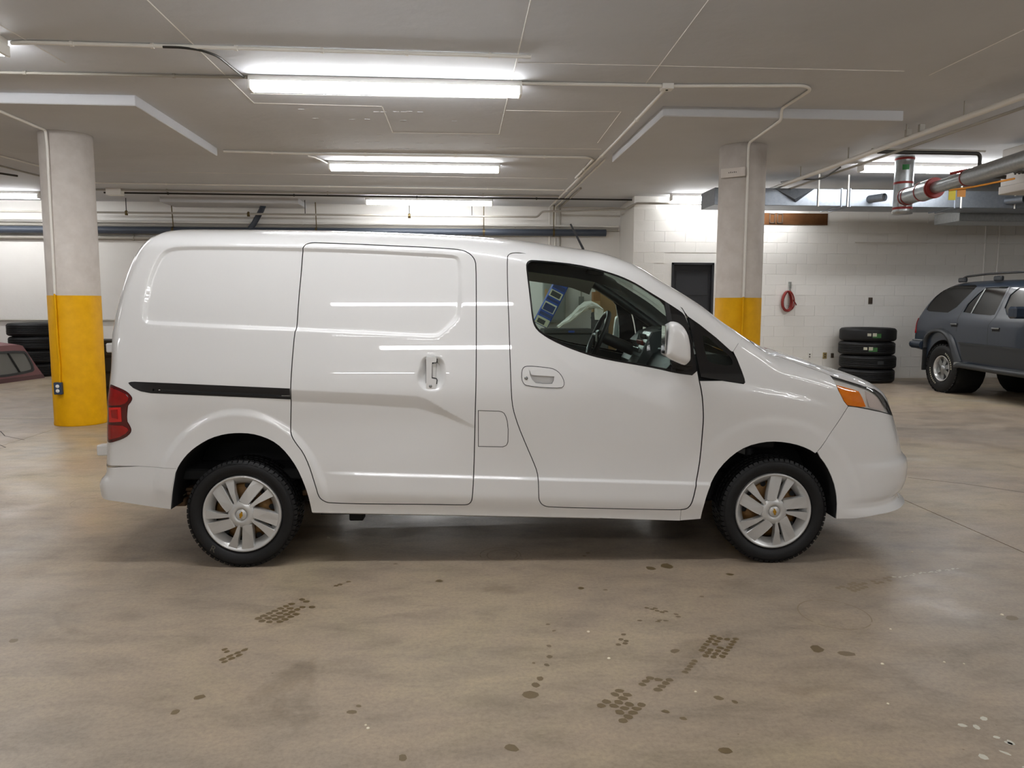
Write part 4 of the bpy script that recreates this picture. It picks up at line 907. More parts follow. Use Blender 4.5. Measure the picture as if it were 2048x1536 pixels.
    panel('bezel', [(3.2264, 1.024), (3.2225, 1.0508), (3.2913, 1.0305), (3.3769, 1.005), (3.4502, .9827), (3.5192, .9617), (3.5561, .9411), (3.5962, .9064), (3.6732, .8501), (3.7194, .7903), (3.700, .797), (3.648, .838), (3.575, .882), (3.535, .922), (3.505, .948), (3.45, .973), (3.3769, .996), (3.29, 1.022), (3.234, 1.036)], 'gasket_gap_shade', hp, YV, side, [], .012, off=-.012, rim=.008)
    panel('main_reflector', [(3.43, .962), (3.52, .925), (3.57, .885), (3.60, .840), (3.56, .845), (3.46, .872), (3.44, .92)], 'reflector_pink', hp, YV, side, [], .012, off=-.02, rim=.01)
    tp = panel('tail_light', TAIL, 'red_lens_dark', VAN, YV, side, [], .015, off=.003, rim=.03, gap=.002)
    up = [(-.655, .998), (-.60, .977), (-.572, .962), (-.556, .943), (-.560, .925), (-.575, .910), (-.60, .902), (-.68, .898), (-.678, .95)]
    md = [(-.668, .888), (-.60, .890), (-.602, .812), (-.672, .808)]
    lo = [(-.69, .795), (-.60, .79), (-.577, .778), (-.571, .765), (-.585, .748), (-.62, .728), (-.68, .712), (-.694, .72)]
    for nm, q, mt in (('upper_lens', up, 'red_lens'), ('middle_lens', md, 'red_lens_bright'), ('lower_lens', lo, 'red_lens')): panel(nm, q, mt, tp, YV, side, [], .012, off=.007, rim=.006)
    panel('reflector', [(-.652, .875), (-.617, .878), (-.619, .828), (-.650, .835)], 'red_lens', tp, YV, side, [], .012, off=.011, rim=.006)
    # dark inner skin seen through the gaps, with the wheel wells left open
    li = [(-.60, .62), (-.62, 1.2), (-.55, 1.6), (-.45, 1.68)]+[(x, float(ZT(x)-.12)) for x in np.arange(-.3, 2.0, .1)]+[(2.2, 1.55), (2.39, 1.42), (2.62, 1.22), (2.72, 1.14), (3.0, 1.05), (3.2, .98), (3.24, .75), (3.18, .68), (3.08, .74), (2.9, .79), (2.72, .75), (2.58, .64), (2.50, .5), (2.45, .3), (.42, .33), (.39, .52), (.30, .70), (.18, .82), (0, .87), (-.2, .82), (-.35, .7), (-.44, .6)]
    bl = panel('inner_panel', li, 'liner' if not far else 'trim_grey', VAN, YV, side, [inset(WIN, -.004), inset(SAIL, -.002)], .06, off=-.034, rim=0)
    # wheel wells
    for nm, A_ in (('wheel_well', RA), ('wheel_well', FA)):
        g = []
        for (x, z) in A_:
            y0 = ys(x, z)-.004; g.append([(x, side*y0, z), (x, side*(y0-.03), z), (x, side*(y0-.40), z)])
        mb = MB(); n = len(g); v = [p for r in g for p in r]
        mb.add(v, [(i*3+j, i*3+j+1, (i+1)*3+j+1, (i+1)*3+j) for i in range(n-1) for j in range(2)], True)
        xx = [p[0] for p in A_]; mb.add([(p[0], side*(ys(*p)-.40), p[1]) for p in A_], [tuple(range(n))])
        mb.build(nm, 'liner', VAN, fix=False)
    if far: return
    # slider track
    tk = panel('slider_track', TR, 'black_plastic', VAN, YV, side, [P_('slot')], .02, off=-.003, rim=.02)
    panel('rail', inset(P_('slot'), -.001), 'silver_trim', tk, YV, side, [], .03, off=-.022, rim=0)
    MB().lathe([(0, -.002), (.008, -.002), (.010, .004)], 12, 'y', (-.41, side*(ys(-.41, .98)-.018), .977)).build('roller', 'chrome', tk)
    MB().box(.235, .283, side*(ys(.26, .95)-.024), side*(ys(.26, .95)-.012), .942, .952, .002).build('hinge_arm', 'silver_trim', tk)
    fl_ = panel('fuel_door', FUEL, 'paint', VAN, YV, side, [], step, gap=.0035)
    # sliding-door handle
    hy = ys(.93, 1.06)
    hb_ = [(1.0084, 1.1498), (1.0124, 1.157), (1.0577, 1.1562), (1.0644, 1.1499), (1.063, 1.1286), (1.041, 1.127), (1.040, 1.1207), (1.0378, 1.0412), (1.0591, 1.0372), (1.0631, 1.0306), (1.0577, .98), (1.0497, .9774), (1.0098, .9787), (1.0072, .9881), (1.0085, 1.073)]
    sh = MB().prism(hb_, lambda p: (p[0], side*(ys(p[0], 1.15)*0+hy-.030), p[1]), lambda p: (p[0], side*(hy+.002+.09*(.0)), p[1])).build('slide_handle', 'paint', sd)
    MB().prism([(1.041, 1.118), (1.060, 1.118), (1.057, 1.046), (1.041, 1.046)], lambda p: (p[0], side*(hy-.03), p[1]), lambda p: (p[0], side*(hy-.010), p[1])).build('grip_inset', 'paint', sh)
    MB().lathe([(0, -.001), (.007, -.001), (.010, .003)], 16, 'y', (1.031, side*(hy+.004)*1.0, 1.0)).build('key_lock', 'silver_trim', sh)
    gk = [(p[0], p[1]) for p in hb_]
    panel('handle_seam', inset(gk, -.004), 'gasket_gap_shade', sd, lambda x, z: np.full_like(x, hy-.022), side, [], .03, rim=.004)
    # front-door handle
    fh = panel('door_handle', chaikin(P_('fhand')), 'paint', fd, YV, side, [P_('fgrip')], .015, off=.005, rim=.012)
    panel('handle_seam', inset(chaikin(P_('fhand')), -.0035), 'gasket_gap_shade', fd, YV, side, [P_('fgrip')], .03, off=.001, rim=0)
    panel('grip_recess', inset(P_('fgrip'), -.002), 'paint', fd, YV, side, [], .02, off=-.016, rim=0)
    gp_ = [(1.5598, 1.0878), (1.6222, 1.0849), (1.6847, 1.0791), (1.6942, 1.0718), (1.692, 1.052), (1.570, 1.060)]
    panel('grip', gp_, 'paint', fd, YV, side, [], .015, off=.007, rim=.012)
    MB().lathe([(0, -.001), (.008, -.001), (.0105, .004)], 16, 'y', (1.542, side*(ys(1.542, 1.045)+.008), 1.043)).build('key_lock', 'silver_trim', fd)
    return sd, fd
BUMP = None
# front face of the van (bumper and nose) as an x-heightfield between the two sides
def xsolve(y, z, lo, hi, front=True):
    y = np.maximum(np.abs(y), .02); a = np.full_like(y, lo); b = np.full_like(y, hi)
    for _ in range(40):
        m = (a+b)/2; v = Ybase(m, z) >= y
        a = np.where(v, m, a); b = np.where(v, b, m)
    return a
def zsolve(x, y):
    y = np.maximum(np.abs(y), .02); b = ZT(x)+0.0; a = b-RT(x)*.98
    for _ in range(40):
        m = (a+b)/2; v = YV(x, m) >= y
        a = np.where(v, m, a); b = np.where(v, b, m)
    return a
def nose():
    zs = np.concatenate([np.arange(.275, .79, .02), np.arange(.79, .968, .015), np.arange(.972, 1.042, .010)]); us = np.concatenate([[-1, -.985, -.96], np.linspace(-.92, .92, 31), [.96, .985, 1]]); g = []
    for z in zs:
        xx = float(xs_(z)) if z <= .968 else 3.5
        yf = float(Ybase(np.array([xx]), np.array([z]))[0]); y = us*yf
        x = xsolve(y, np.full_like(y, z), 2.9, 4.0); g.append([(float(a), float(b), float(z)) for a, b in zip(x, y)])
    return sheet('front_bumper', g, 'paint', VAN, body=2)
BUMP = nose()
TAILROW = []
def tail():
    zs = np.arange(.39, .585, .02); us = np.linspace(-1, 1, 41); g = []
    def row(z):
        yf = float(YV(np.array([float(xr_(z))]), np.array([z]))[0]); y = us*yf; yy = np.maximum(np.abs(y), .02)
        a = np.full_like(y, -1.0); b = np.full_like(y, float(xr_(z)))
        for _ in range(40):
            m = (a+b)/2; v = Ybase(m, np.full_like(m, z)) >= yy
            b = np.where(v, m, b); a = np.where(v, a, m)
        return [(float(p), float(q), float(z)) for p, q in zip(b, y)]
    rbm = sheet('rear_bumper', [row(z) for z in zs], 'paint', VAN, True)
    zz = np.concatenate([np.arange(.585, 1.70, .03), [1.72, 1.74, 1.76, 1.78]])
    rows = [row(z) for z in zz]
    TAILROW.extend(rows[-1])
    m = len(us)//2
    for k, sl in ((0, slice(0, m+1)), (1, slice(m, None))): 
        rd = sheet('rear_door', [r[sl] for r in rows], 'paint', VAN, True)
    return rbm
RBUMP = tail()
def tops():
    us = np.concatenate([[-1, -.99, -.975, -.95], np.linspace(-.92, .92, 53), [.95, .975, .99, 1]])
    def rows(xa):
        g = []
        for x in xa:
            s = float(S_(x)); y1 = float(YV(np.array([x]), np.array([s]))[0]); y = us*y1
            z = zsolve(np.full_like(y, x), y); z[0] = z[-1] = s; g.append([(float(x), float(b), float(c)) for b, c in zip(y, z)])
        return g
    xa = np.concatenate([np.arange(-.49, 2.10, .05), [2.10]])
    roof = sheet('roof', rows(xa), 'paint', VAN, True, body=1)
    r0 = rows([-.49])[0]; ry = [p[1] for p in r0]; rz = [p[2] for p in r0]; br = []
    for k in range(7):
        t = k/6; row = []
        for i, a in enumerate(TAILROW):
            u = -1+2*i/(len(TAILROW)-1); b = (-.49, u*abs(ry[-1]), 0); b = (b[0], b[1], float(np.interp(b[1], ry, rz)))
            c = (a[0]+.012, (a[1]+b[1])/2, b[2]-.006)
            row.append(tuple(a[q]*(1-t)**2+2*c[q]*t*(1-t)+b[q]*t*t for q in range(3)))
        br.append(row)
    sheet('roof_edge', br, 'paint', VAN, True)
    xw = np.linspace(2.10, 2.76, 24); g = rows(xw); i0 = 8
    ws = sheet('windshield', [r[i0:-i0] for r in g], 'glass', VAN, True, body=1)
    fr_ = [[p for p in r] for r in rows(np.linspace(2.76, 2.80, 4))]
    sheet('cowl', fr_, 'black_plastic', VAN, True)
    for sl in (slice(0, i0+1), slice(len(us)-i0-1, None)): sheet('a_pillar', [r[sl] for r in g], 'paint', VAN, True, body=1)
    xh = np.concatenate([np.arange(2.80, 3.495, .0125), [3.5]])
    hd = sheet('hood', rows(xh), 'paint', VAN, True, body=1)
    # hood edge lip
    hg = MB()
    return roof
ROOF = tops()
SD, FD = van_side(-1, .018)
van_side(1, .06)
# front grille and intake
gr = MB()
for k in range(4):
    z = .80-.035*k; pts = []
    for y in np.linspace(-.33, .33, 13): pts.append((float(xsolve(np.array([y]), np.array([z]), 2.9, 4.0)[0])+.004, float(y), z))
    gr.tube(pts, .010, 6)
gr.build('grille', 'chrome', BUMP)
g2 = []
for z in (.36, .40, .45, .50): g2.append([(float(xsolve(np.array([y]), np.array([z]), 2.9, 4.0)[0])+.003, float(y), z) for y in np.linspace(-.34, .34, 15)])
sheet('air_intake', g2, 'black_plastic', BUMP)
# lip under the front bumper
lp = MB()
# roof seam highlights are plain paint; antenna
an = MB().tube([(1.955, 0, 1.745), (1.945, 0, 1.79), (1.863, 0, 1.945)], .007, 8, radii=[.010, .008, .0055]).build('antenna', 'black_plastic', VAN)
# rear hinges
for z, h in ((1.198, .050), (.640, .058)):
    x = float(XR(np.array([z]))[0]); MB().box(x+(.032 if z > 1 else .006), x+.08, -.765, -.70, z-h/2, z+h/2, .006).build('door_hinge', 'paint', VAN)
MB().box(-.80, -.785, -.26, .26, .62, .74, .004).build('licence_plate', 'label_white', VAN)
# door mirrors
def mirror(side, nm_parent):
    o = [(x+(.055 if side > 0 else 0), z) for x, z in P_('mirror')]; o = chaikin(o, n=1); c = np.array(o).mean(0); rings = []
    for (k, y) in ((.55, -1.045), (.80, -1.040), (.93, -1.028), (1.0, -1.005), (1.0, -.985), (.97, -.955), (.90, -.935), (.80, -.93)):
        rings.append([(c[0]+(p[0]-c[0])*k+(-.012 if y > -.94 else 0), (y if side < 0 else -y), c[1]+(p[1]-c[1])*k) for p in o])
    n = len(o); mb = MB(); v = [p for r in rings for p in r]
    f = [(i*n+j, i*n+(j+1) % n, (i+1)*n+(j+1) % n, (i+1)*n+j) for i in range(len(rings)-1) for j in range(n)]+[tuple(range(n)), tuple(range((len(rings)-1)*n, len(rings)*n))]
    mb.add(v, f, True); m = mb.build('door_mirror', 'paint', VAN)
    s = side
    bs = MB(); bs.prism([(2.318, 1.128), (2.33, 1.098), (2.40, 1.082), (2.432, 1.092), (2.437, 1.112), (2.415, 1.13), (2.36, 1.135)], lambda p: (p[0], s*.835, p[1]), lambda p: (p[0]-.01, s*.905, p[1]+.006)); bs.prism([(2.335, 1.165), (2.345, 1.115), (2.405, 1.108), (2.40, 1.155)], lambda p: (p[0], s*.87, p[1]-.01), lambda p: (p[0], s*.985, p[1]+.01))
    bs.build('mirror_foot', 'black_gloss', m)
    gl = MB().box(2.246, 2.252, s*.945, s*1.03, 1.185, 1.33, .002, rot=None).build('mirror_glass', 'chrome', m)
mirror(-1, FD); mirror(1, None)
# under-structure
ub = MB(); ub.box(-.70, 3.55, -.55, .55, .30, .46); ub.box(.42, 2.46, -.79, .79, .285, .42); ub.box(-.6, -.40, -.5, .5, .30, .42)
ub.build('underbody', 'liner', VAN)
sl_ = [(x, z) for x, z in P_('sill') if x < 2.4]
MB().add([(x, -(ys(x, z)-.006), z-.0) for x, z in sl_]+[(x, -(ys(x, z)-.03), z-.012) for x, z in sl_]+[(x, -.70, z+.01) for x, z in sl_], [(i+k*5-0 if False else i+k*len(sl_), i+1+k*len(sl_), i+1+(k+1)*len(sl_), i+(k+1)*len(sl_)) for k in range(2) for i in range(len(sl_)-1)]).build('sill_flange', 'paint', VAN, fix=False)
ls = MB(); ls.tube([(-.62, -.60, .40), (-.4, -.60, .37), (-.15, -.60, .335), (.2, -.60, .34), (.55, -.60, .42)], .018, 8); ls.box(-.46, -.33, -.64, -.56, .385, .40); ls.box(-.47, -.36, -.66, -.58, .30, .345, .006)
ls.build('leaf_spring', 'leaf_steel', VAN)
MB().box(-.46, -.37, -.665, -.63, .362, .372).build('shackle_plate', 'label_white', VAN)
MB().box(.55, .63, -.66, -.58, .21, .29, .006).build('jack_bracket', 'liner', VAN)
MB().tube([(0, -.6, .29), (0, .6, .29)], .04, 12).build('rear_axle', 'leaf_steel', VAN)
st = MB(); st.tube([(2.9, -.52, .30), (2.88, -.50, .62), (2.88, -.48, .80)], .035, 12); st.box(2.84, 3.02, -.56, -.50, .60, .70, .01)
st.build('front_strut', 'trim_grey', VAN)
# ---------------------------------------------------------------- wheels
YF_ = .815; TR_, TW = .2975, .176
def wheel(cx, side, rot, mark):
    s = side; zc0 = .2965
    yo = YF_+.012
    # tyre: lathe in local (r, y outward positive)
    pr = [(.195, -.15), (.225, -.163), (.262, -.168), (.283, -.160), (.2905, -.145), (.291, -.08), (.291, -.02), (.2905, .006), (.284, .020), (.266, .028), (.246, .027), (.228, .020), (.216, .006), (.205, -.02)]
    def W(p, ang=None): return p
    ty = MB()
    n = 96; v = []
    for i in range(n):
        a = 2*math.pi*i/n
        for (r, h) in pr: v.append((r*math.cos(a), s*(h+YF_-.012), r*math.sin(a)))
    k = len(pr); ty.add(v, [(i*k+q, ((i+1) % n)*k+q, ((i+1) % n)*k+q+1, i*k+q+1) for i in range(n) for q in range(k-1)], True)
    t = ty.build('tyre', 'rubber', VAN); t.location = (cx, 0, zc0)
    tb = MB()
    nb_ = 62
    for i in range(nb_):
        a0 = 2*math.pi*(i+.0)/nb_; a1 = 2*math.pi*(i+.74)/nb_
        for (h0, h1, sh) in ((-.010, .021, 0), (-.052, -.018, .4), (-.094, -.060, .0), (-.160, -.102, .4)):
            b0, b1 = a0+sh*.1, a1+sh*.1
            r0, r1 = .288, TR_-.001
            hh = h1-.006 if h1 > 0 else h1
            q = []
            for (aa) in (b0, b1):
                for (rr, y) in ((r0-.006, h0), (r0-.006, h1+.004 if h1 > 0 else h1), (r1, h0), (r1, hh)):
                    q.append((rr*math.cos(aa), s*(y+YF_-.012), rr*math.sin(aa)))
            tb.add(q, [(0, 1, 5, 4), (2, 6, 7, 3), (0, 2, 3, 1), (4, 5, 7, 6), (0, 4, 6, 2), (1, 3, 7, 5)])
    tb.build('tread', 'rubber', t)
    # steel rim behind the cover
    sr = MB().lathe([(0, -.075), (.05, -.06), (.09, -.052), (.135, -.058), (.165, -.075), (.172, -.10), (.19, -.13)], 48, 'y')
    so = sr.build('steel_rim', 'rust_gold', VAN); so.location = (cx, s*YF_, zc0); so.scale = (1, s, 1)
    ho = MB()
    for i in range(10):
        a = 2*math.pi*(i+.3)/10+rot; c, q = .150*math.cos(a), .150*math.sin(a); r_ = .013 if i % 2 else .016
        ho.add([(c+r_*math.cos(b), -.056-.006, q+r_*math.sin(b)) for b in np.arange(0, 2*math.pi, .6)], [tuple(range(11))])
    hoo = ho.build('rim_hole', 'liner', so, fix=False); hoo.location = (0, .012, 0)
    # wheel cover
    wc = MB().lathe([(.2125, -.028), (.2135, -.010), (.2115, .003), (.206, .006), (.200, .002), (.178, -.022), (.164, -.040), (.162, -.05)], 80, 'y')
    sec_w = [(71.1, .1985), (61, .2045), (51.1, .2015), (56, .064), (75, .058), (98.6, .078), (86, .11), (77, .15)]
    sec_n = [(43.9, .203), (36.5, .205), (29.3, .201), (33, .120), (34.4, .075), (40, .058), (48.5, .062), (46, .12)]
    def spoke(sec, a):
        lo_, hi_ = [], []
        pts = [(r*math.cos(math.radians(d)+a), r*math.sin(math.radians(d)+a), r) for d, r in sec]
        ctr = (sum(p[0] for p in pts)/len(pts), sum(p[1] for p in pts)/len(pts))
        def h(r): return .010-.016*((r-.06)/.14)**2+.004
        top = [(ctr[0]+(p[0]-ctr[0])*.93, h(p[2]), ctr[1]+(p[1]-ctr[1])*.97) for p in pts]
        mid = [(p[0], h(p[2])-.004, p[1]) for p in pts]; bot = [(p[0], -.030, p[1]) for p in pts]; n_ = len(pts)
        v_ = top+mid+bot; f_ = [tuple(range(n_))]+[(k_*n_+i, k_*n_+(i+1) % n_, (k_+1)*n_+(i+1) % n_, (k_+1)*n_+i) for k_ in range(2) for i in range(n_)]
        wc.add(v_, f_)
    for i in range(5):
        a = math.radians(72*i)+rot; spoke(sec_w, a); spoke(sec_n, a)
    wc.lathe([(.076, -.02), (.074, .006), (.066, .013), (.045, .016), (.034, .0155), (.032, .008), (0, .008)], 40, 'y')
    wo = wc.build('wheel_cover', 'silver', VAN); wo.location = (cx, s*YF_, zc0); wo.scale = (1, s, 1)
    cc = MB().lathe([(.0305, .006), (.030, .014), (.026, .017), (0, .0185)], 32, 'y').build('centre_cap', 'silver', wo)
    em = [(-.019, -.0045), (-.007, -.0045), (-.0085, -.009), (.0055, -.009), (.007, -.0045), (.0165, -.0045), (.0195, .0045), (.0075, .0045), (.009, .009), (-.005, .009), (-.0065, .0045), (-.016, .0045)]
    ea = rot+math.radians(72)
    em = [(x*math.cos(ea)-z*math.sin(ea), x*math.sin(ea)+z*math.cos(ea)) for x, z in em]
    MB().prism(em, lambda p: (p[0], .015, p[1]), lambda p: (p[0], .0203, p[1])).build('badge', 'gold', wo)
    if mark:
        me = text_mesh('R', .052)
        for v_ in me.vertices:
            x, z = v_.co.x, v_.co.y; v_.co = (x, 0, z)
        o = link('chalk_letter', me, t); me.materials.append(M['chalk']); o.location = (-.158, s*(YF_-.012+.0292), -.190); o.rotation_euler = (0, .45, 0)
    return t
wheel(0.0, -1, 0.0, True); wheel(2.925, -1, math.radians(25), False); wheel(0.0, 1, .7, False); wheel(2.925, 1, .3, False)
# ---------------------------------------------------------------- cab interior
prof = [(2.78, 1.13), (2.60, 1.165), (2.46, 1.165), (2.38, 1.13), (2.33, 1.05), (2.36, .90), (2.42, .72), (2.78, .60)]
dsh = MB().prism(prof, lambda p: (p[0], -.74, p[1]), lambda p: (p[0], .74, p[1])).build('dashboard', 'dash', VAN)
MB().prism([(2.52, 1.285), (2.42, 1.25), (2.36, 1.19), (2.40, 1.13), (2.55, 1.13)], lambda p: (p[0], .20, p[1]), lambda p: (p[0], .56, p[1])).build('instrument_hood', 'dash', dsh)
cs = MB().prism([(2.44, 1.275), (2.375, 1.262), (2.30, 1.11), (2.27, 1.06), (2.40, .80), (2.55, .9), (2.52, 1.25)], lambda p: (p[0], -.13, p[1]), lambda p: (p[0], .13, p[1])).build('centre_stack', 'trim_grey', dsh)
MB().prism([(2.378, 1.268), (2.368, 1.262), (2.293, 1.11), (2.303, 1.108)], lambda p: (p[0], -.115, p[1]), lambda p: (p[0], .115, p[1])).build('stack_bezel', 'silver_trim', dsh)
for (z, mt) in ((1.235, 'liner'), (1.195, 'red_cord'), (1.150, 'silver_trim')):
    x = 2.36-(1.26-z)*.5; MB().box(x-.012, x-.002, -.09, .09, z-.014, z+.014, .003).build('radio_button' if z > 1.16 else 'climate_knob', mt, dsh)
MB().box(2.36, 2.46, -.60, -.35, 1.165, 1.18, .006).build('glovebox_lid', 'silver_trim', dsh)
sw = MB(); th = .47
sp = [(2.07+.05*0+.19*math.cos(a)*math.sin(.42), .37+.19*math.sin(a), 1.215+.18*math.cos(a)*math.cos(.42)) for a in np.linspace(0, 2*math.pi, 41)]
sp = [(2.10+(x-2.07)*.9, y, z) for x, y, z in sp]
sw.tube(sp, .017, 10, cap=False); sw.tube([(2.10, .20, 1.22), (2.12, .37, 1.215), (2.10, .54, 1.22)], .016, 8); sw.tube([(2.12, .37, 1.22), (2.35, .37, 1.12)], .04, 12); sw.box(2.09, 2.13, .31, .43, 1.17, 1.26, .012)
sw.build('steering_wheel', 'black_plastic', VAN)
MB().tube([(x-.012, y-.006, z) for x, y, z in sp[:15]], .008, 8).build('wheel_trim', 'silver_trim', VAN)
MB().tube([(2.30, .10, 1.05), (2.34, .08, 1.25)], .014, 8).build('gear_lever', 'silver_trim', VAN)
hl_g = [[(x, y, float(ZT(x))-.10-.10*(abs(y)/.68)**3) for y in np.linspace(-.68, .68, 13)] for x in np.linspace(-.4, 2.08, 20)]
hlr = sheet('headliner', hl_g, 'dash', VAN)
MB().box(1.90, 2.0, -.55, -.25, 1.60, 1.635, .006).build('sun_visor', 'trim_grey', VAN)
MB().box(-.55, 2.5, -.70, .70, .46, .52, .01).build('cab_floor', 'liner', VAN)
for s in (-1, 1):
    if s > 0: MB().tube([(2.09, s*.675, 1.60), (2.30, s*.71, 1.47), (2.55, s*.745, 1.30), (2.72, s*.77, 1.18)], .030, 10).build('pillar_trim', 'dash', VAN)
# ================================================================ dark blue off-road car (parked nose toward the camera)
CAR = thing('car', 'dark blue-grey off-road car with roof rack parked at the right edge, tail to the wall', 'car', (8.86, 12.17, 0.0), -math.pi/2)
SW = pchip([.3, .45, .7, .95, 1.1, 1.2, 1.3, 1.5, 1.7, 1.85], [.80, .83, .845, .85, .845, .83, .80, .745, .685, .62])
ST = pchip([-1.1, -.9, -.6, -.3, 0, .4, 1.7, 2.0, 2.2, 2.6, 2.9, 3.2, 3.45, 3.7], [1.2, 1.33, 1.62, 1.775, 1.83, 1.835, 1.82, 1.76, 1.62, 1.22, 1.14, 1.10, 1.02, .80])
SR = pchip([.3, .6, .84, .95, 1.1, 1.3, 1.5, 1.7, 1.9], [-.93, -.95, -.95, -.945, -.93, -.86, -.72, -.50, -.2])
SFx = pchip([.3, .6, .9, 1.1, 1.3], [3.45, 3.55, 3.52, 3.42, 3.3])
def YS(x, z):
    x = np.asarray(x, float); z = np.asarray(z, float)
    y = SW(z)*rnd((ST(x)-z)/.13, 3.0)*rnd((x-SR(z))/.16, 2.6)*rnd((SFx(z)-x)/.4, 2.4)
    return y
def sarch(cx, r, k=24, a0=.05, a1=math.pi-.05): return [(cx+r*math.cos(a), .40+r*1.02*math.sin(a)) for a in np.linspace(a0, a1, k)]
def Sv(k): return [tuple(p) for p in SV[k]]
def car_side(s):
    far = s > 0; st = .05 if far else .03
    top = [(x, float(ST(x)-.06)) for x in np.concatenate([np.arange(-.45, 2.05, .06)])]
    ap = [(2.2, 1.55), (2.4, 1.34), (2.6, 1.17), (2.9, 1.09), (3.2, 1.05), (3.38, .97)]
    rear = [(float(SR(z)+.05), float(z)) for z in np.arange(.70, 1.66, .06)]
    wn = chaikin([(1.30, 1.69), (1.75, 1.70), (2.02, 1.67), (2.2, 1.48), (2.36, 1.31), (2.2, 1.27), (1.7, 1.28), (1.24, 1.30)])
    poly = [(-.50, .70)]+rear+top+ap+[(3.48, .85), (3.45, .55)]+sarch(2.68, .47)+[(2.2, .50), (.46, .52)]+sarch(0, .46)
    poly[0] = (-.46, .66)
    b = panel('body_side', poly, 'suv_paint', CAR, YS, s, [chaikin(Sv('qwin')), Sv('rwin'), wn], st, rim=.03, edge=.03)
    panel('rear_quarter_glass', chaikin(Sv('qwin')), 'suv_glass', CAR, YS, s, [], .04, off=-.006, rim=.0, gap=-.002)
    g = panel('rear_door_glass', Sv('rwin'), 'suv_glass', CAR, YS, s, [], .04, off=-.012, rim=.0, gap=-.002)
    panel('window_bar', Sv('rbar'), 'silver_trim', g, YS, s, [], .04, off=-.004, rim=.01)
    panel('front_door_glass', wn, 'suv_glass', CAR, YS, s, [], .04, off=-.012, rim=.0, gap=-.002)
    # shut lines as narrow dark grooves
    for q in ([(.634, 1.735), (.50, 1.62), (.32, 1.35), (.286, 1.24), (.30, 1.02)], [(1.235, 1.73), (1.226, 1.65), (1.13, 1.27), (1.03, 1.135), (1.045, .84), (1.06, .56)], [(2.30, 1.26), (2.26, 1.0), (2.25, .55)]):
        q = resample(q, .04, False); w = .006
        pl_ = q+[(x+w, z) for x, z in q[::-1]]
        panel('shut_line', pl_, 'liner', CAR, YS, s, [], .05, off=.0015, rim=0)
    panel('lower_cladding', [(.42, .825), (1.04, .812), (1.8, .792), (2.24, .79), (2.22, .51), (1.8, .525), (.93, .555), (.47, .57)], 'suv_lower', CAR, YS, s, [], .05, off=.010, rim=.012)
    panel('side_moulding', [(.401, .852), (1.032, .842), (1.8, .824), (2.2, .82), (2.2, .788), (1.803, .792), (1.035, .812), (.404, .823)], 'suv_lower', CAR, YS, s, [], .05, off=.022, rim=.014)
    # wheel flares
    for cx, fo, fi in ((0, Sv('flare_out'), Sv('flare_in')), (2.68, None, None)):
        if fo is None: fo, fi = [(x+2.68, z) for x, z in Sv('flare_out')], [(x+2.68, z) for x, z in Sv('flare_in')]
        fo, fi = chaikin(fo, False), chaikin(fi, False); n = len(fo)
        gl = []
        for k in range(n):
            a, c = fo[k], fi[k]; y0 = float(YS(np.array([a[0]]), np.array([a[1]]))[0]); 
            if y0 < .5: y0 = .83
            gl.append([(a[0], s*(y0-.01), a[1]), (a[0]*.8+c[0]*.2, s*(y0+.030), a[1]*.8+c[1]*.2), (a[0]*.35+c[0]*.65, s*(.905), a[1]*.35+c[1]*.65), (c[0], s*.91, c[1]), (c[0], s*.86, c[1]+.0), (cx+(c[0]-cx)*.98, s*.55, c[1]-.01)])
        sheet('wheel_flare', gl, 'suv_lower', CAR)
        ww = MB(); ww.lathe([(.44, s*.86), (.44, s*.40), (0, s*.40)], 24, 'y', (cx, 0, .42)); ww.build('wheel_well', 'liner', CAR)
    # tyre and alloy wheel
    for cx in (0, 2.68):
        t = MB(); pr = [(.205, .60), (.25, .615), (.33, .63), (.375, .64), (.393, .655), (.398, .70), (.398, .82), (.393, .850), (.375, .872), (.32, .882), (.25, .874), (.212, .86), (.20, .83)]
        t.lathe([(r, s*h) for r, h in pr], 48, 'y'); to = t.build('tyre', 'rubber', CAR); to.location = (cx, 0, .396)
        tb = MB()
        for i in range(34):
            a = 2*math.pi*i/34
            for (h0, h1, sh) in ((.63, .69, .05), (.70, .745, 0), (.755, .80, .05), (.81, .872, 0)):
                q = []
                for aa in (a+sh, a+sh+.12):
                    for rr in (.385, .405):
                        for h in (h0, h1): q.append((rr*math.cos(aa), s*h, rr*math.sin(aa)))
                tb.add(q, [(0, 1, 3, 2), (4, 6, 7, 5), (0, 4, 5, 1), (2, 3, 7, 6), (0, 2, 6, 4), (1, 5, 7, 3)])
        tb.build('tread', 'rubber', to)
        w = MB().lathe([(.212, s*.868), (.205, s*.872), (.195, s*.862), (.185, s*.80), (.18, s*.70), (0, s*.70)], 40, 'y')
        wo = w.build('alloy_wheel', 'silver', CAR); wo.location = (cx, 0, .396)
        sp = MB()
        for i in range(6):
            a = 2*math.pi*i/6+.3
            q = [(r*math.cos(a+d), r*math.sin(a+d)) for r, d in ((.05, -.75), (.12, -.32), (.192, -.25), (.192, .25), (.12, .32), (.05, .75))]
            sp.prism(q, lambda p: (p[0], s*(.825+.02*(math.hypot(*p) < .1)), p[1]), lambda p: (p[0], s*.78, p[1]))
        sp.lathe([(.065, s*.79), (.06, s*.855), (.045, s*.868), (0, s*.868)], 20, 'y')
        sp.build('spokes', 'silver_trim', wo)
        bh = MB()
        for i in range(6):
            a = 2*math.pi*(i+.5)/6+.3; bh.add([(.135*math.cos(a)+.026*math.cos(b), s*.7015, .135*math.sin(a)+.035*math.sin(b)) for b in np.arange(0, 6.2, .5)], [tuple(range(13))])
        bh.build('wheel_opening', 'liner', wo, fix=False)
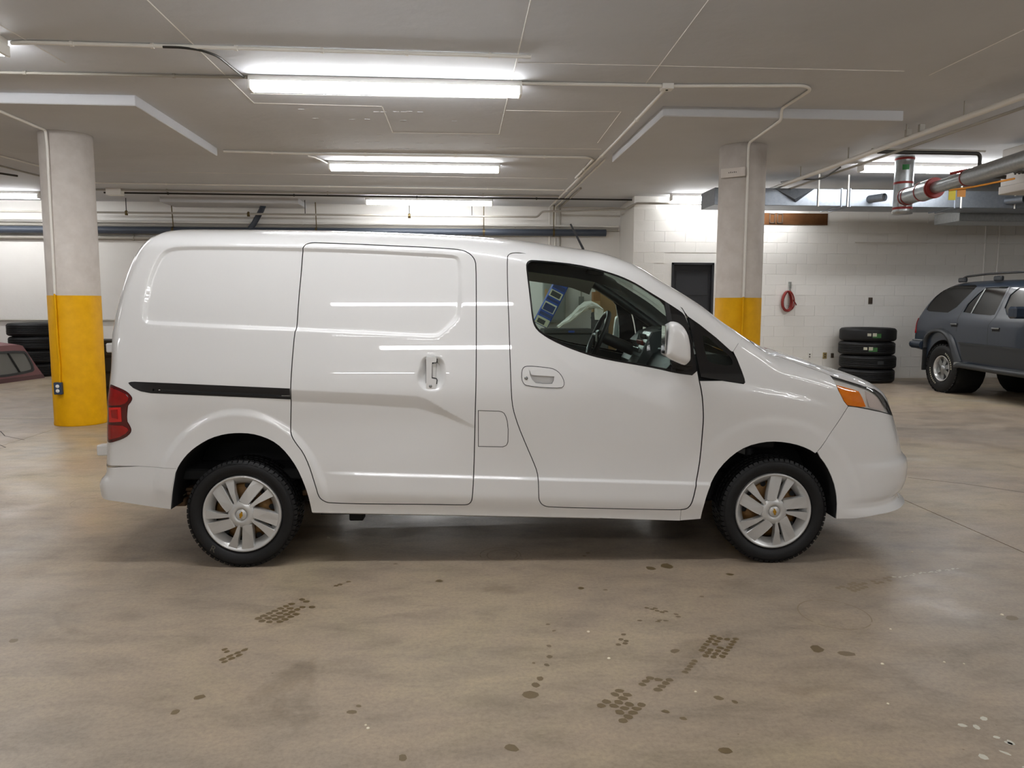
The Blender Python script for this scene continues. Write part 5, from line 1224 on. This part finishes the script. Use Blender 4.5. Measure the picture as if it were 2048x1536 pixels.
        if not far:
            lt = MB()
            for i in range(46):
                a = 2*math.pi*i/46
                if (i % 23) > 8: continue
                q = [(r*math.cos(aa), s*.8815-0*s, r*math.sin(aa)) for r, aa in ((.262, a), (.288, a), (.288, a+.085), (.262, a+.085))]
                lt.add([(x, s*(.884), z) for x, y, z in q], [(0, 1, 2, 3)])
            lt.build('sidewall_lettering', 'label_white', to, fix=False)
    # running board, mud flap, handles, mirror
    rb = MB(); rb.tube([(.36, s*.86, .47), (.50, s*.90, .49), (1.4, s*.90, .47), (2.15, s*.89, .46), (2.24, s*.85, .46)], .045, 12); rb.box(.5, 2.1, min(s*.80, s*.9), max(s*.80, s*.9), .50, .515, .004)
    rb.build('running_board', 'suv_lower', CAR)
    MB().box(.36, .52, s*.80, s*.91, .475, .535, .01).build('board_end', 'silver_trim', CAR)
    MB().box(-.50, -.47, s*.62, s*.90, .33, .74, .006).build('mud_flap', 'liner', CAR)
    for x, z in ((.235, 1.12), (1.21, 1.08)):
        y = ys_car(x, z); h = MB(); h.box(x-.085, x+.085, s*(y-.01), s*(y+.004), z-.035, z+.03, .006); ho = h.build('handle_recess', 'liner', CAR); MB().box(x-.08, x+.075, s*(y+.004), s*(y+.026), z+.0, z+.025, .008).build('door_handle', 'silver_trim', CAR)
    m = MB(); m.box(1.70, 1.86, s*.86, s*1.06, 1.25, 1.42, .03); m.tube([(1.88, s*.80, 1.29), (1.82, s*.92, 1.30)], .03, 8); m.build('door_mirror', 'suv_paint', CAR)
    # lamps and roof rail
    panel('tail_light', [(-.865, 1.21), (-.78, 1.215), (-.79, 1.12), (-.78, .955), (-.89, .95), (-.885, 1.05)], 'red_lens', CAR, YS, s, [], .02, off=.012, rim=.02)
    panel('headlight', [(3.25, .98), (3.40, .93), (3.44, .82), (3.25, .84)], 'reflector', CAR, YS, s, [], .03, off=.01, rim=.02)
    y = .60; rr = MB(); rr.tube(bend([(-.02, s*y, 1.84), (.08, s*y, 1.90), (.6, s*y, 1.925), (1.5, s*y, 1.925), (1.95, s*(y-.01), 1.885), (2.0, s*(y-.01), 1.83)], .1), .017, 8); ro = rr.build('roof_rail', 'black_plastic', CAR)
    for x in (.02, .86, 1.85): MB().box(x-.09, x+.09, s*y-.03, s*y+.03, 1.81, 1.885 if x < 1 else 1.87, .015).build('rail_foot', 'suv_lower', ro)
def ys_car(x, z): return float(YS(np.array([x]), np.array([z]))[0])
for s in (-1, 1): car_side(s)
def car_top():
    us = np.linspace(-1, 1, 25); g = []
    for x in np.concatenate([np.arange(-.45, 2.05, .06), [2.2, 2.4, 2.6, 2.9, 3.2, 3.38]]):
        s_ = float(np.interp(x, [2.04, 2.2, 2.4, 2.6, 2.9, 3.2, 3.38], [float(ST(2.04)-.06), 1.55, 1.34, 1.17, 1.09, 1.05, .97])) if x > 2.04 else float(ST(x)-.06)
        y1 = ys_car(x, s_); yy = us*y1; zt = float(ST(x))
        g.append([(float(x), float(b), s_+(zt-s_)*float(max(0, 1-abs(u)**4))**.6) for u, b in zip(us, yy)])
    k = len(np.arange(-.45, 2.05, .06))
    sheet('roof', g[:k], 'suv_paint', CAR, True); sheet('windscreen', g[k-1:k+3], 'suv_glass', CAR, True); sheet('bonnet', g[k+2:], 'suv_paint', CAR, True)
    zs = np.arange(.70, 1.66, .08); rows = []
    for z in zs:
        y1 = ys_car(float(SR(z)+.05), z); rows.append([(float(SR(z)+.05-.05*(1-abs(u)**3)), float(u*y1), float(z)) for u in us])
    sheet('tailgate', rows, 'suv_paint', CAR, True)
    rows = []
    for z in np.arange(.55, .98, .06):
        x0 = 3.45; y1 = .78; rows.append([(float(x0+.12*(1-abs(u)**3)), float(u*y1), float(z)) for u in us])
    sheet('front_panel', rows, 'suv_paint', CAR)
car_top()
bp2 = MB(); bp2.tube(bend([(-.52, -.88, .76), (-.85, -.87, .76), (-.985, -.72, .76), (-1.0, 0, .76), (-.985, .72, .76), (-.85, .87, .76), (-.52, .88, .76)], .12), .07, 10)
bpo = bp2.build('rear_bumper', 'suv_paint', CAR)
bp3 = MB(); bp3.tube(bend([(-.52, -.885, .835), (-.85, -.875, .835), (-.985, -.72, .835), (-1.0, 0, .835), (-.985, .72, .835), (-.85, .875, .835), (-.52, .885, .835)], .12), .018, 8); bp3.build('bumper_top_strip', 'silver_trim', bpo)
MB().tube(bend([(3.3, -.84, .62), (3.56, -.7, .62), (3.60, 0, .62), (3.56, .7, .62), (3.3, .84, .62)], .12), .09, 10).build('front_bumper', 'suv_lower', CAR)
MB().box(-.8, 3.3, -.62, .62, .40, .62).build('underbody', 'liner', CAR)
MB().tube([(-.62, -.55, .44), (-.95, -.55, .44)], .03, 10).build('exhaust_pipe', 'pipe_dark', CAR)
# ================================================================ maroon truck cap on the floor at the left
CAPT = thing('truck_cap', 'maroon pickup truck cap with tinted windows standing on the floor at the left edge', 'truck cap', (-7.96, 15.24, 0), -.173)
# local frame: y from the far end (0) toward the camera (-), x=0 is the side facing right
Ls = 2.55
def cx_(z): return -.0-.16*(z/.66)**1.3         # tumblehome of the side
side_p = [(0.12, 0.0), (-Ls, 0.0), (-Ls, .70), (-1.75, .72), (-1.35, .66), (-.30, .655), (-.22, .63), (-.04, .25)]
SLOPE = 1
w1 = chaikin([(-.26, .53), (-1.10, .55), (-1.20, .50), (-1.10, .17), (-1.02, .12), (-.20, .15), (-.12, .20), (-.19, .48)])
w2 = chaikin([(-1.50, .60), (-2.4, .66), (-2.45, .2), (-1.36, .13), (-1.30, .18), (-1.42, .56)])
def cap_panel(name, poly, mat, parent, x0, holes=(), step=.08, off=0, thick=.03, sgn=1):
    poly = clean(resample(poly, step)); hs = [clean(resample(h, step)) for h in holes]; pts = []; ed = []
    for lp in [poly]+hs:
        o = len(pts); pts += lp; ed += [(o+i, o+(i+1) % len(lp)) for i in range(len(lp))]
    r = delaunay_2d_cdt([Vector(p) for p in pts], ed, [], 0, 1e-6); V2 = np.array([tuple(v) for v in r[0]]); T = np.array([f for f in r[2]])
    c = V2[T].mean(1); ins = polysdf(poly, c[:, 0], c[:, 1]) > 0
    for h in hs: ins &= polysdf(h, c[:, 0], c[:, 1]) < 0
    mb = MB(); mb.add([(x0+sgn*(cx_(max(z, 0))+off), y, z) for y, z in V2], T[ins].tolist()); mb.add([(x0+sgn*(cx_(max(z, 0))+off-thick), y, z) for y, z in V2], T[ins][:, ::-1].tolist())
    for lp in [poly]+hs:
        n = len(lp); mb.add([(x0+sgn*(cx_(max(z, 0))+off), y, z) for y, z in lp]+[(x0+sgn*(cx_(max(z, 0))+off-thick), y, z) for y, z in lp], [(i, (i+1) % n, n+(i+1) % n, n+i) for i in range(n)])
    return mb.build(name, mat, parent, fix=False)
W_CAP = 1.55
for sgn, x0 in ((1, 0.0), (-1, -W_CAP)):
    s_ = cap_panel('side_panel', side_p, 'maroon', CAPT, x0, [w1, w2], sgn=sgn)
    cap_panel('base_flange', [(.10, .0), (-Ls, 0), (-Ls, .075), (.07, .075)], 'maroon_dark', CAPT, x0, [], off=.012, sgn=sgn)
    for w in (w1, w2):
        f = cap_panel('window_frame', inset(w, -.02), 'gasket_gap_shade', CAPT, x0, [inset(w, .022)], off=.010, sgn=sgn); cap_panel('window_glass', inset(w, .015), 'cap_glass', CAPT, x0, [], off=-.006, thick=.008, sgn=sgn)
    cap_panel('window_bar', [(-.66, .53), (-.625, .53), (-.47, .145), (-.505, .145)], 'liner', CAPT, x0, [], off=.006, thick=.02, sgn=sgn)
rf = MB()
prof = [(-.04, .25), (-.22, .63), (-.30, .655), (-1.0, .80), (-1.35, .86), (-1.7, .90), (-2.5, .90)]
xa = np.linspace(0, 1, 13); v = []
for (y, z) in prof:
    for t in xa:
        e = abs(2*t-1); zl = min(z, .66 if y < -.25 else z); x = cx_(zl)+( -W_CAP-2*cx_(zl))*t
        k = max(0, 1-e**6); v.append((x, y, zl+(z-zl)*k**.5))
n = len(xa); rf.add(v, [(i*n+j, i*n+j+1, (i+1)*n+j+1, (i+1)*n+j) for i in range(len(prof)-1) for j in range(n-1)], True)
rf.build('roof', 'maroon', CAPT, fix=False)
MB().add([(0, .12, 0), (-W_CAP, .12, 0), (-W_CAP+.08, -.04, .25), (-.08, -.04, .25), (-W_CAP+.16, -.22, .63), (-.16, -.22, .63)], [(0, 1, 2, 3), (3, 2, 4, 5)]).build('end_panel', 'maroon', CAPT, fix=False)
MB().box(-W_CAP+.1, -.1, -Ls-.01, -Ls+.02, 0, .70, .01).build('front_panel', 'maroon', CAPT)
# ================================================================ tyre stacks
def tyre_mesh(R, W, rim, name, label, group, loc, sq=1.0, ribs=True):
    h = W
    pr = [(rim, .06*h), (rim+.03, .02*h), (R*.80, .0), (R*.93, .04*h), (R*.985, .13*h), (R, .24*h)]
    gro = [.30, .42, .5, .58, .70] if ribs else []
    for g in gro: pr += [(R, (g-.02)*h), (R-.010, (g-.016)*h), (R-.010, (g+.016)*h), (R, (g+.02)*h)]
    pr += [(R, .76*h), (R*.985, .87*h), (R*.93, .96*h), (R*.80, h), (rim+.03, .98*h), (rim, .94*h), (rim-.01, .5*h), (rim, .06*h)]
    o = MB().lathe(pr, 56).build(name, 'rubber'); o.location = loc
    return tag(o, label, 'tyre', group)
TX, TY, TWd = 7.73, 14.04, .252
G1 = 'four tyres stacked by the block wall'
for k, lb in enumerate(('bottom tyre of the four-high stack by the block wall', 'second tyre from the bottom in the four-high stack, with faint wear lettering',
        'third tyre up in the four-high stack by the block wall, white and green sticker', 'top tyre of the four-high stack by the block wall, white and green sticker')):
    jx, jy = (-.0, .012, -.006, .0)[k], (.0, -.012, .01, 0)[k]
    t = tyre_mesh(.495, TWd, .27, 'tyre', lb, G1, (TX+jx, TY+jy, .001+k*(TWd+.002)), ribs=(k < 3))
    if k >= 2:
        for nm, a0, a1, mt, z0, z1 in (('sticker', -2.08+.0, -1.95, 'label_white', .42, .62), ('sticker', -1.90, -1.76, 'label_white', .40, .64), ('sticker', -1.90, -1.60, 'label_green', .30, .42), ('sticker', -1.76, -1.60, 'label_green', .42, .60)):
            b = .0 if k == 3 else -.09
            MB().lathe([(.497, z0*TWd), (.497, z1*TWd)], 6, 'z', (0, 0, 0), a0+b, a1+b).build(nm, mt, t)
    if k == 1:
        MB().lathe([(.4965, .40*TWd), (.4965, .62*TWd)], 6, 'z', (0, 0, 0), -1.72, -1.48).build('moulded_lettering', 'trim_grey', t)
G2 = 'tyres stacked behind the left column'
for k, lb in enumerate(('bottom tyre of the stack behind the maroon truck cap', 'second tyre up behind the maroon truck cap', 'second tyre from the top behind the left column, beside the truck cap', 'topmost tyre of the stack behind the left column, above the truck cap')):
    tyre_mesh(.45, .26, .24, 'tyre', lb, G2, (-8.36+(.02 if k == 2 else 0), 15.84, .001+k*.262))
# ================================================================ things behind the yellow column and the van tail
bn = thing('plastic_bin', 'tall black plastic bin standing right behind the yellow column', 'bin', (-4.42, 10.25, 0))
bb_ = MB(); v = []
for z, a in ((0, .17), (.92, .20), (.96, .21), (.97, .20)): v += [(-a, -a, z), (a, -a, z), (a, a, z), (-a, a, z)]
bb_.add(v, [(i*4+j, i*4+(j+1) % 4, (i+1)*4+(j+1) % 4, (i+1)*4+j) for i in range(3) for j in range(4)]+[(12, 13, 14, 15), (0, 3, 2, 1)]); bb_.build('body', 'chest_black', bn)
MB().tube([(-.19, -.21, .90), (.19, -.21, .90)], .018, 8).build('rim_bar', 'black_plastic', bn)
for z in (.35, .55, .75): MB().box(-.16, .17, -.205, -.18, z, z+.03, .006).build('rib', 'black_plastic', bn)
nb2 = thing('bundle', 'dark navy bundle leaning between the black bin and the van tail', 'bundle', (-4.12, 10.6, 0))
q = MB(); q.lathe([(0, 0), (.15, .0), (.17, .3), (.15, .6), (.12, .85), (.07, .96), (0, .98)], 14); q.build('roll', 'bag_navy', nb2); MB().lathe([(.165, .5), (.165, .54)], 14).build('strap', 'black_plastic', nb2); MB().lathe([(.15, .68), (.14, .74)], 14).build('strap', 'box_grey', nb2)
# ================================================================ clutter behind the van, seen through its cab windows
def at(px_, y): return px_
ch = thing('chest', 'long black chest behind the van, blue label on its front, seen through the cab window', 'chest', (2.12, 15.3, 0))
MB().box(-.42, .55, -.35, .35, 0, .86, .02).build('body', 'chest_black', ch); MB().box(-.44, .57, -.37, .37, .86, .95, .02).build('lid', 'chest_black', ch); MB().box(.04, .16, -.376, -.368, .885, .925, .001).build('label', 'bag_blue', ch)
c2 = thing('crate', 'dark grey crate standing next to the black chest, seen through the cab window', 'crate', (2.83, 15.2, 0)); MB().box(-.13, .12, -.3, .3, 0, 1.28, .02).build('body', 'trim_grey', c2)
for z in (.4, .8, 1.15): MB().box(-.135, .125, -.306, .306, z, z+.03, .004).build('rib', 'chest_black', c2)
bgp = thing('package', 'long blue printed package leaning on the black chest, seen through the cab window', 'package', (1.88, 15.22, 1.45))
R3 = Matrix.Rotation(.47, 4, 'Y')
m_ = MB().box(-.155, .155, -.05, .05, -.50, .44, .02); o = m_.build('wrapper', 'bag_blue', bgp)
for (a, b, c, d, mt) in ((-.13, .13, .10, .24, 'bag_pale'), (-.10, .10, .12, .22, 'trim_grey'), (-.13, .13, -.20, -.02, 'bag_pale'), (-.11, .11, -.19, -.05, 'bag_navy'), (-.14, .14, -.49, -.34, 'bag_pale'), (-.1, .06, -.47, -.38, 'trim_grey'), (-.13, .13, .28, .36, 'bag_navy'), (-.13, .13, .02, .07, 'bag_navy'), (-.13, .13, -.30, -.24, 'bag_navy')):
    MB().box(a, b, -.054 if mt == 'bag_pale' else -.057, -.049, c, d, .0).build('printed_panel', mt, bgp)
MB().box(-.13, .12, -.03, .03, .44, .52, .01).build('torn_flap', 'bag_pale', bgp)
bgp.rotation_euler = (0, .47, 0); bgp.location = (1.86, 15.22, 1.47)
sh = MB(); rs = random.Random(3)
ctr = [(1.93, 1.00, .03), (2.02, 1.06, .05), (2.13, 1.12, .07), (2.25, 1.22, .085), (2.36, 1.33, .10), (2.48, 1.41, .10), (2.60, 1.43, .10), (2.72, 1.38, .09), (2.80, 1.33, .05)]
v = []; n = 14
for i, (x, z, r) in enumerate(ctr):
    for j in range(n):
        a = 2*math.pi*j/n; rr = .62*r*(.6+.8*rs.random()); v.append((x-rr*.5*math.sin(a), 14.80+.16*math.cos(a)*(.7+.5*rs.random()), z+rr*math.sin(a)))
sh.add(v, [(i*n+j, i*n+(j+1) % n, (i+1)*n+(j+1) % n, (i+1)*n+j) for i in range(len(ctr)-1) for j in range(n)]+[tuple(range(n)), tuple(range((len(ctr)-1)*n, len(ctr)*n))], False)
v = [(x+.02*rs.random(), 14.68+.02*rs.random(), z) for z in (1.36, 1.25, 1.14) for x in (2.62, 2.68, 2.74, 2.79)]
sh.add(v, [(i*4+j, i*4+j+1, i*4+j+5, i*4+j+4) for i in range(2) for j in range(3)], True)
tag(sh.build('plastic_sheet', 'sheet_white', fix=False), 'crumpled white plastic sheet draped over the crate and chest behind the van', 'sheet')
tb_ = thing('board', 'tall tan cardboard sheet standing upright behind the van, seen above the steering wheel', 'cardboard', (3.03, 15.75, 0)); MB().box(-.20, .24, -.04, .02, 0, 1.86, .004).build('sheet', 'cardboard', tb_)
cb2 = thing('cardboard_box', 'small brown cardboard box stacked on dark crate, beside the tall tan cardboard', 'box', (2.78, 15.35, 1.283)); MB().box(-.08, .06, -.1, .1, 0, .40, .004).build('carton', 'cardboard', cb2); MB().box(-.081, .061, -.101, .101, .22, .401, .002).build('upper_half', 'cardboard_dark', cb2)
pn = thing('panel_box', 'grey electrical panel box on the back wall behind the blue package', 'panel box', (2.02, 16.2, 0)); MB().box(-.22, .24, -.12, .09, 1.05, 2.25, .008).build('cabinet', 'box_grey', pn); MB().box(-.19, .21, -.13, -.118, 1.1, 2.2, .004).build('cover', 'box_grey', pn)
MB().box(.05, .10, -.135, -.125, 1.98, 2.02, .002).build('indicator', 'red_cord', pn)
pipe('conduit', [(2.62, 16.27, 2.6), (2.62, 16.27, 1.6)], .012, 'pipe_dim', 'thin vertical conduit on the back wall, seen through the cab window', 'conduit')
sb_ = thing('switch_box', 'small grey switch box under the thin conduit on the back wall', 'box', (2.62, 16.25, 1.52)); MB().box(-.05, .05, -.04, .04, -.1, .08, .004).build('body', 'box_grey', sb_)
wp = thing('plank', 'pale wooden plank standing left of the blue package by the back wall', 'plank', (1.84, 16.0, 0)); MB().box(-.025, .025, -.05, .02, 0, 1.75, .003).build('board', 'cardboard', wp)
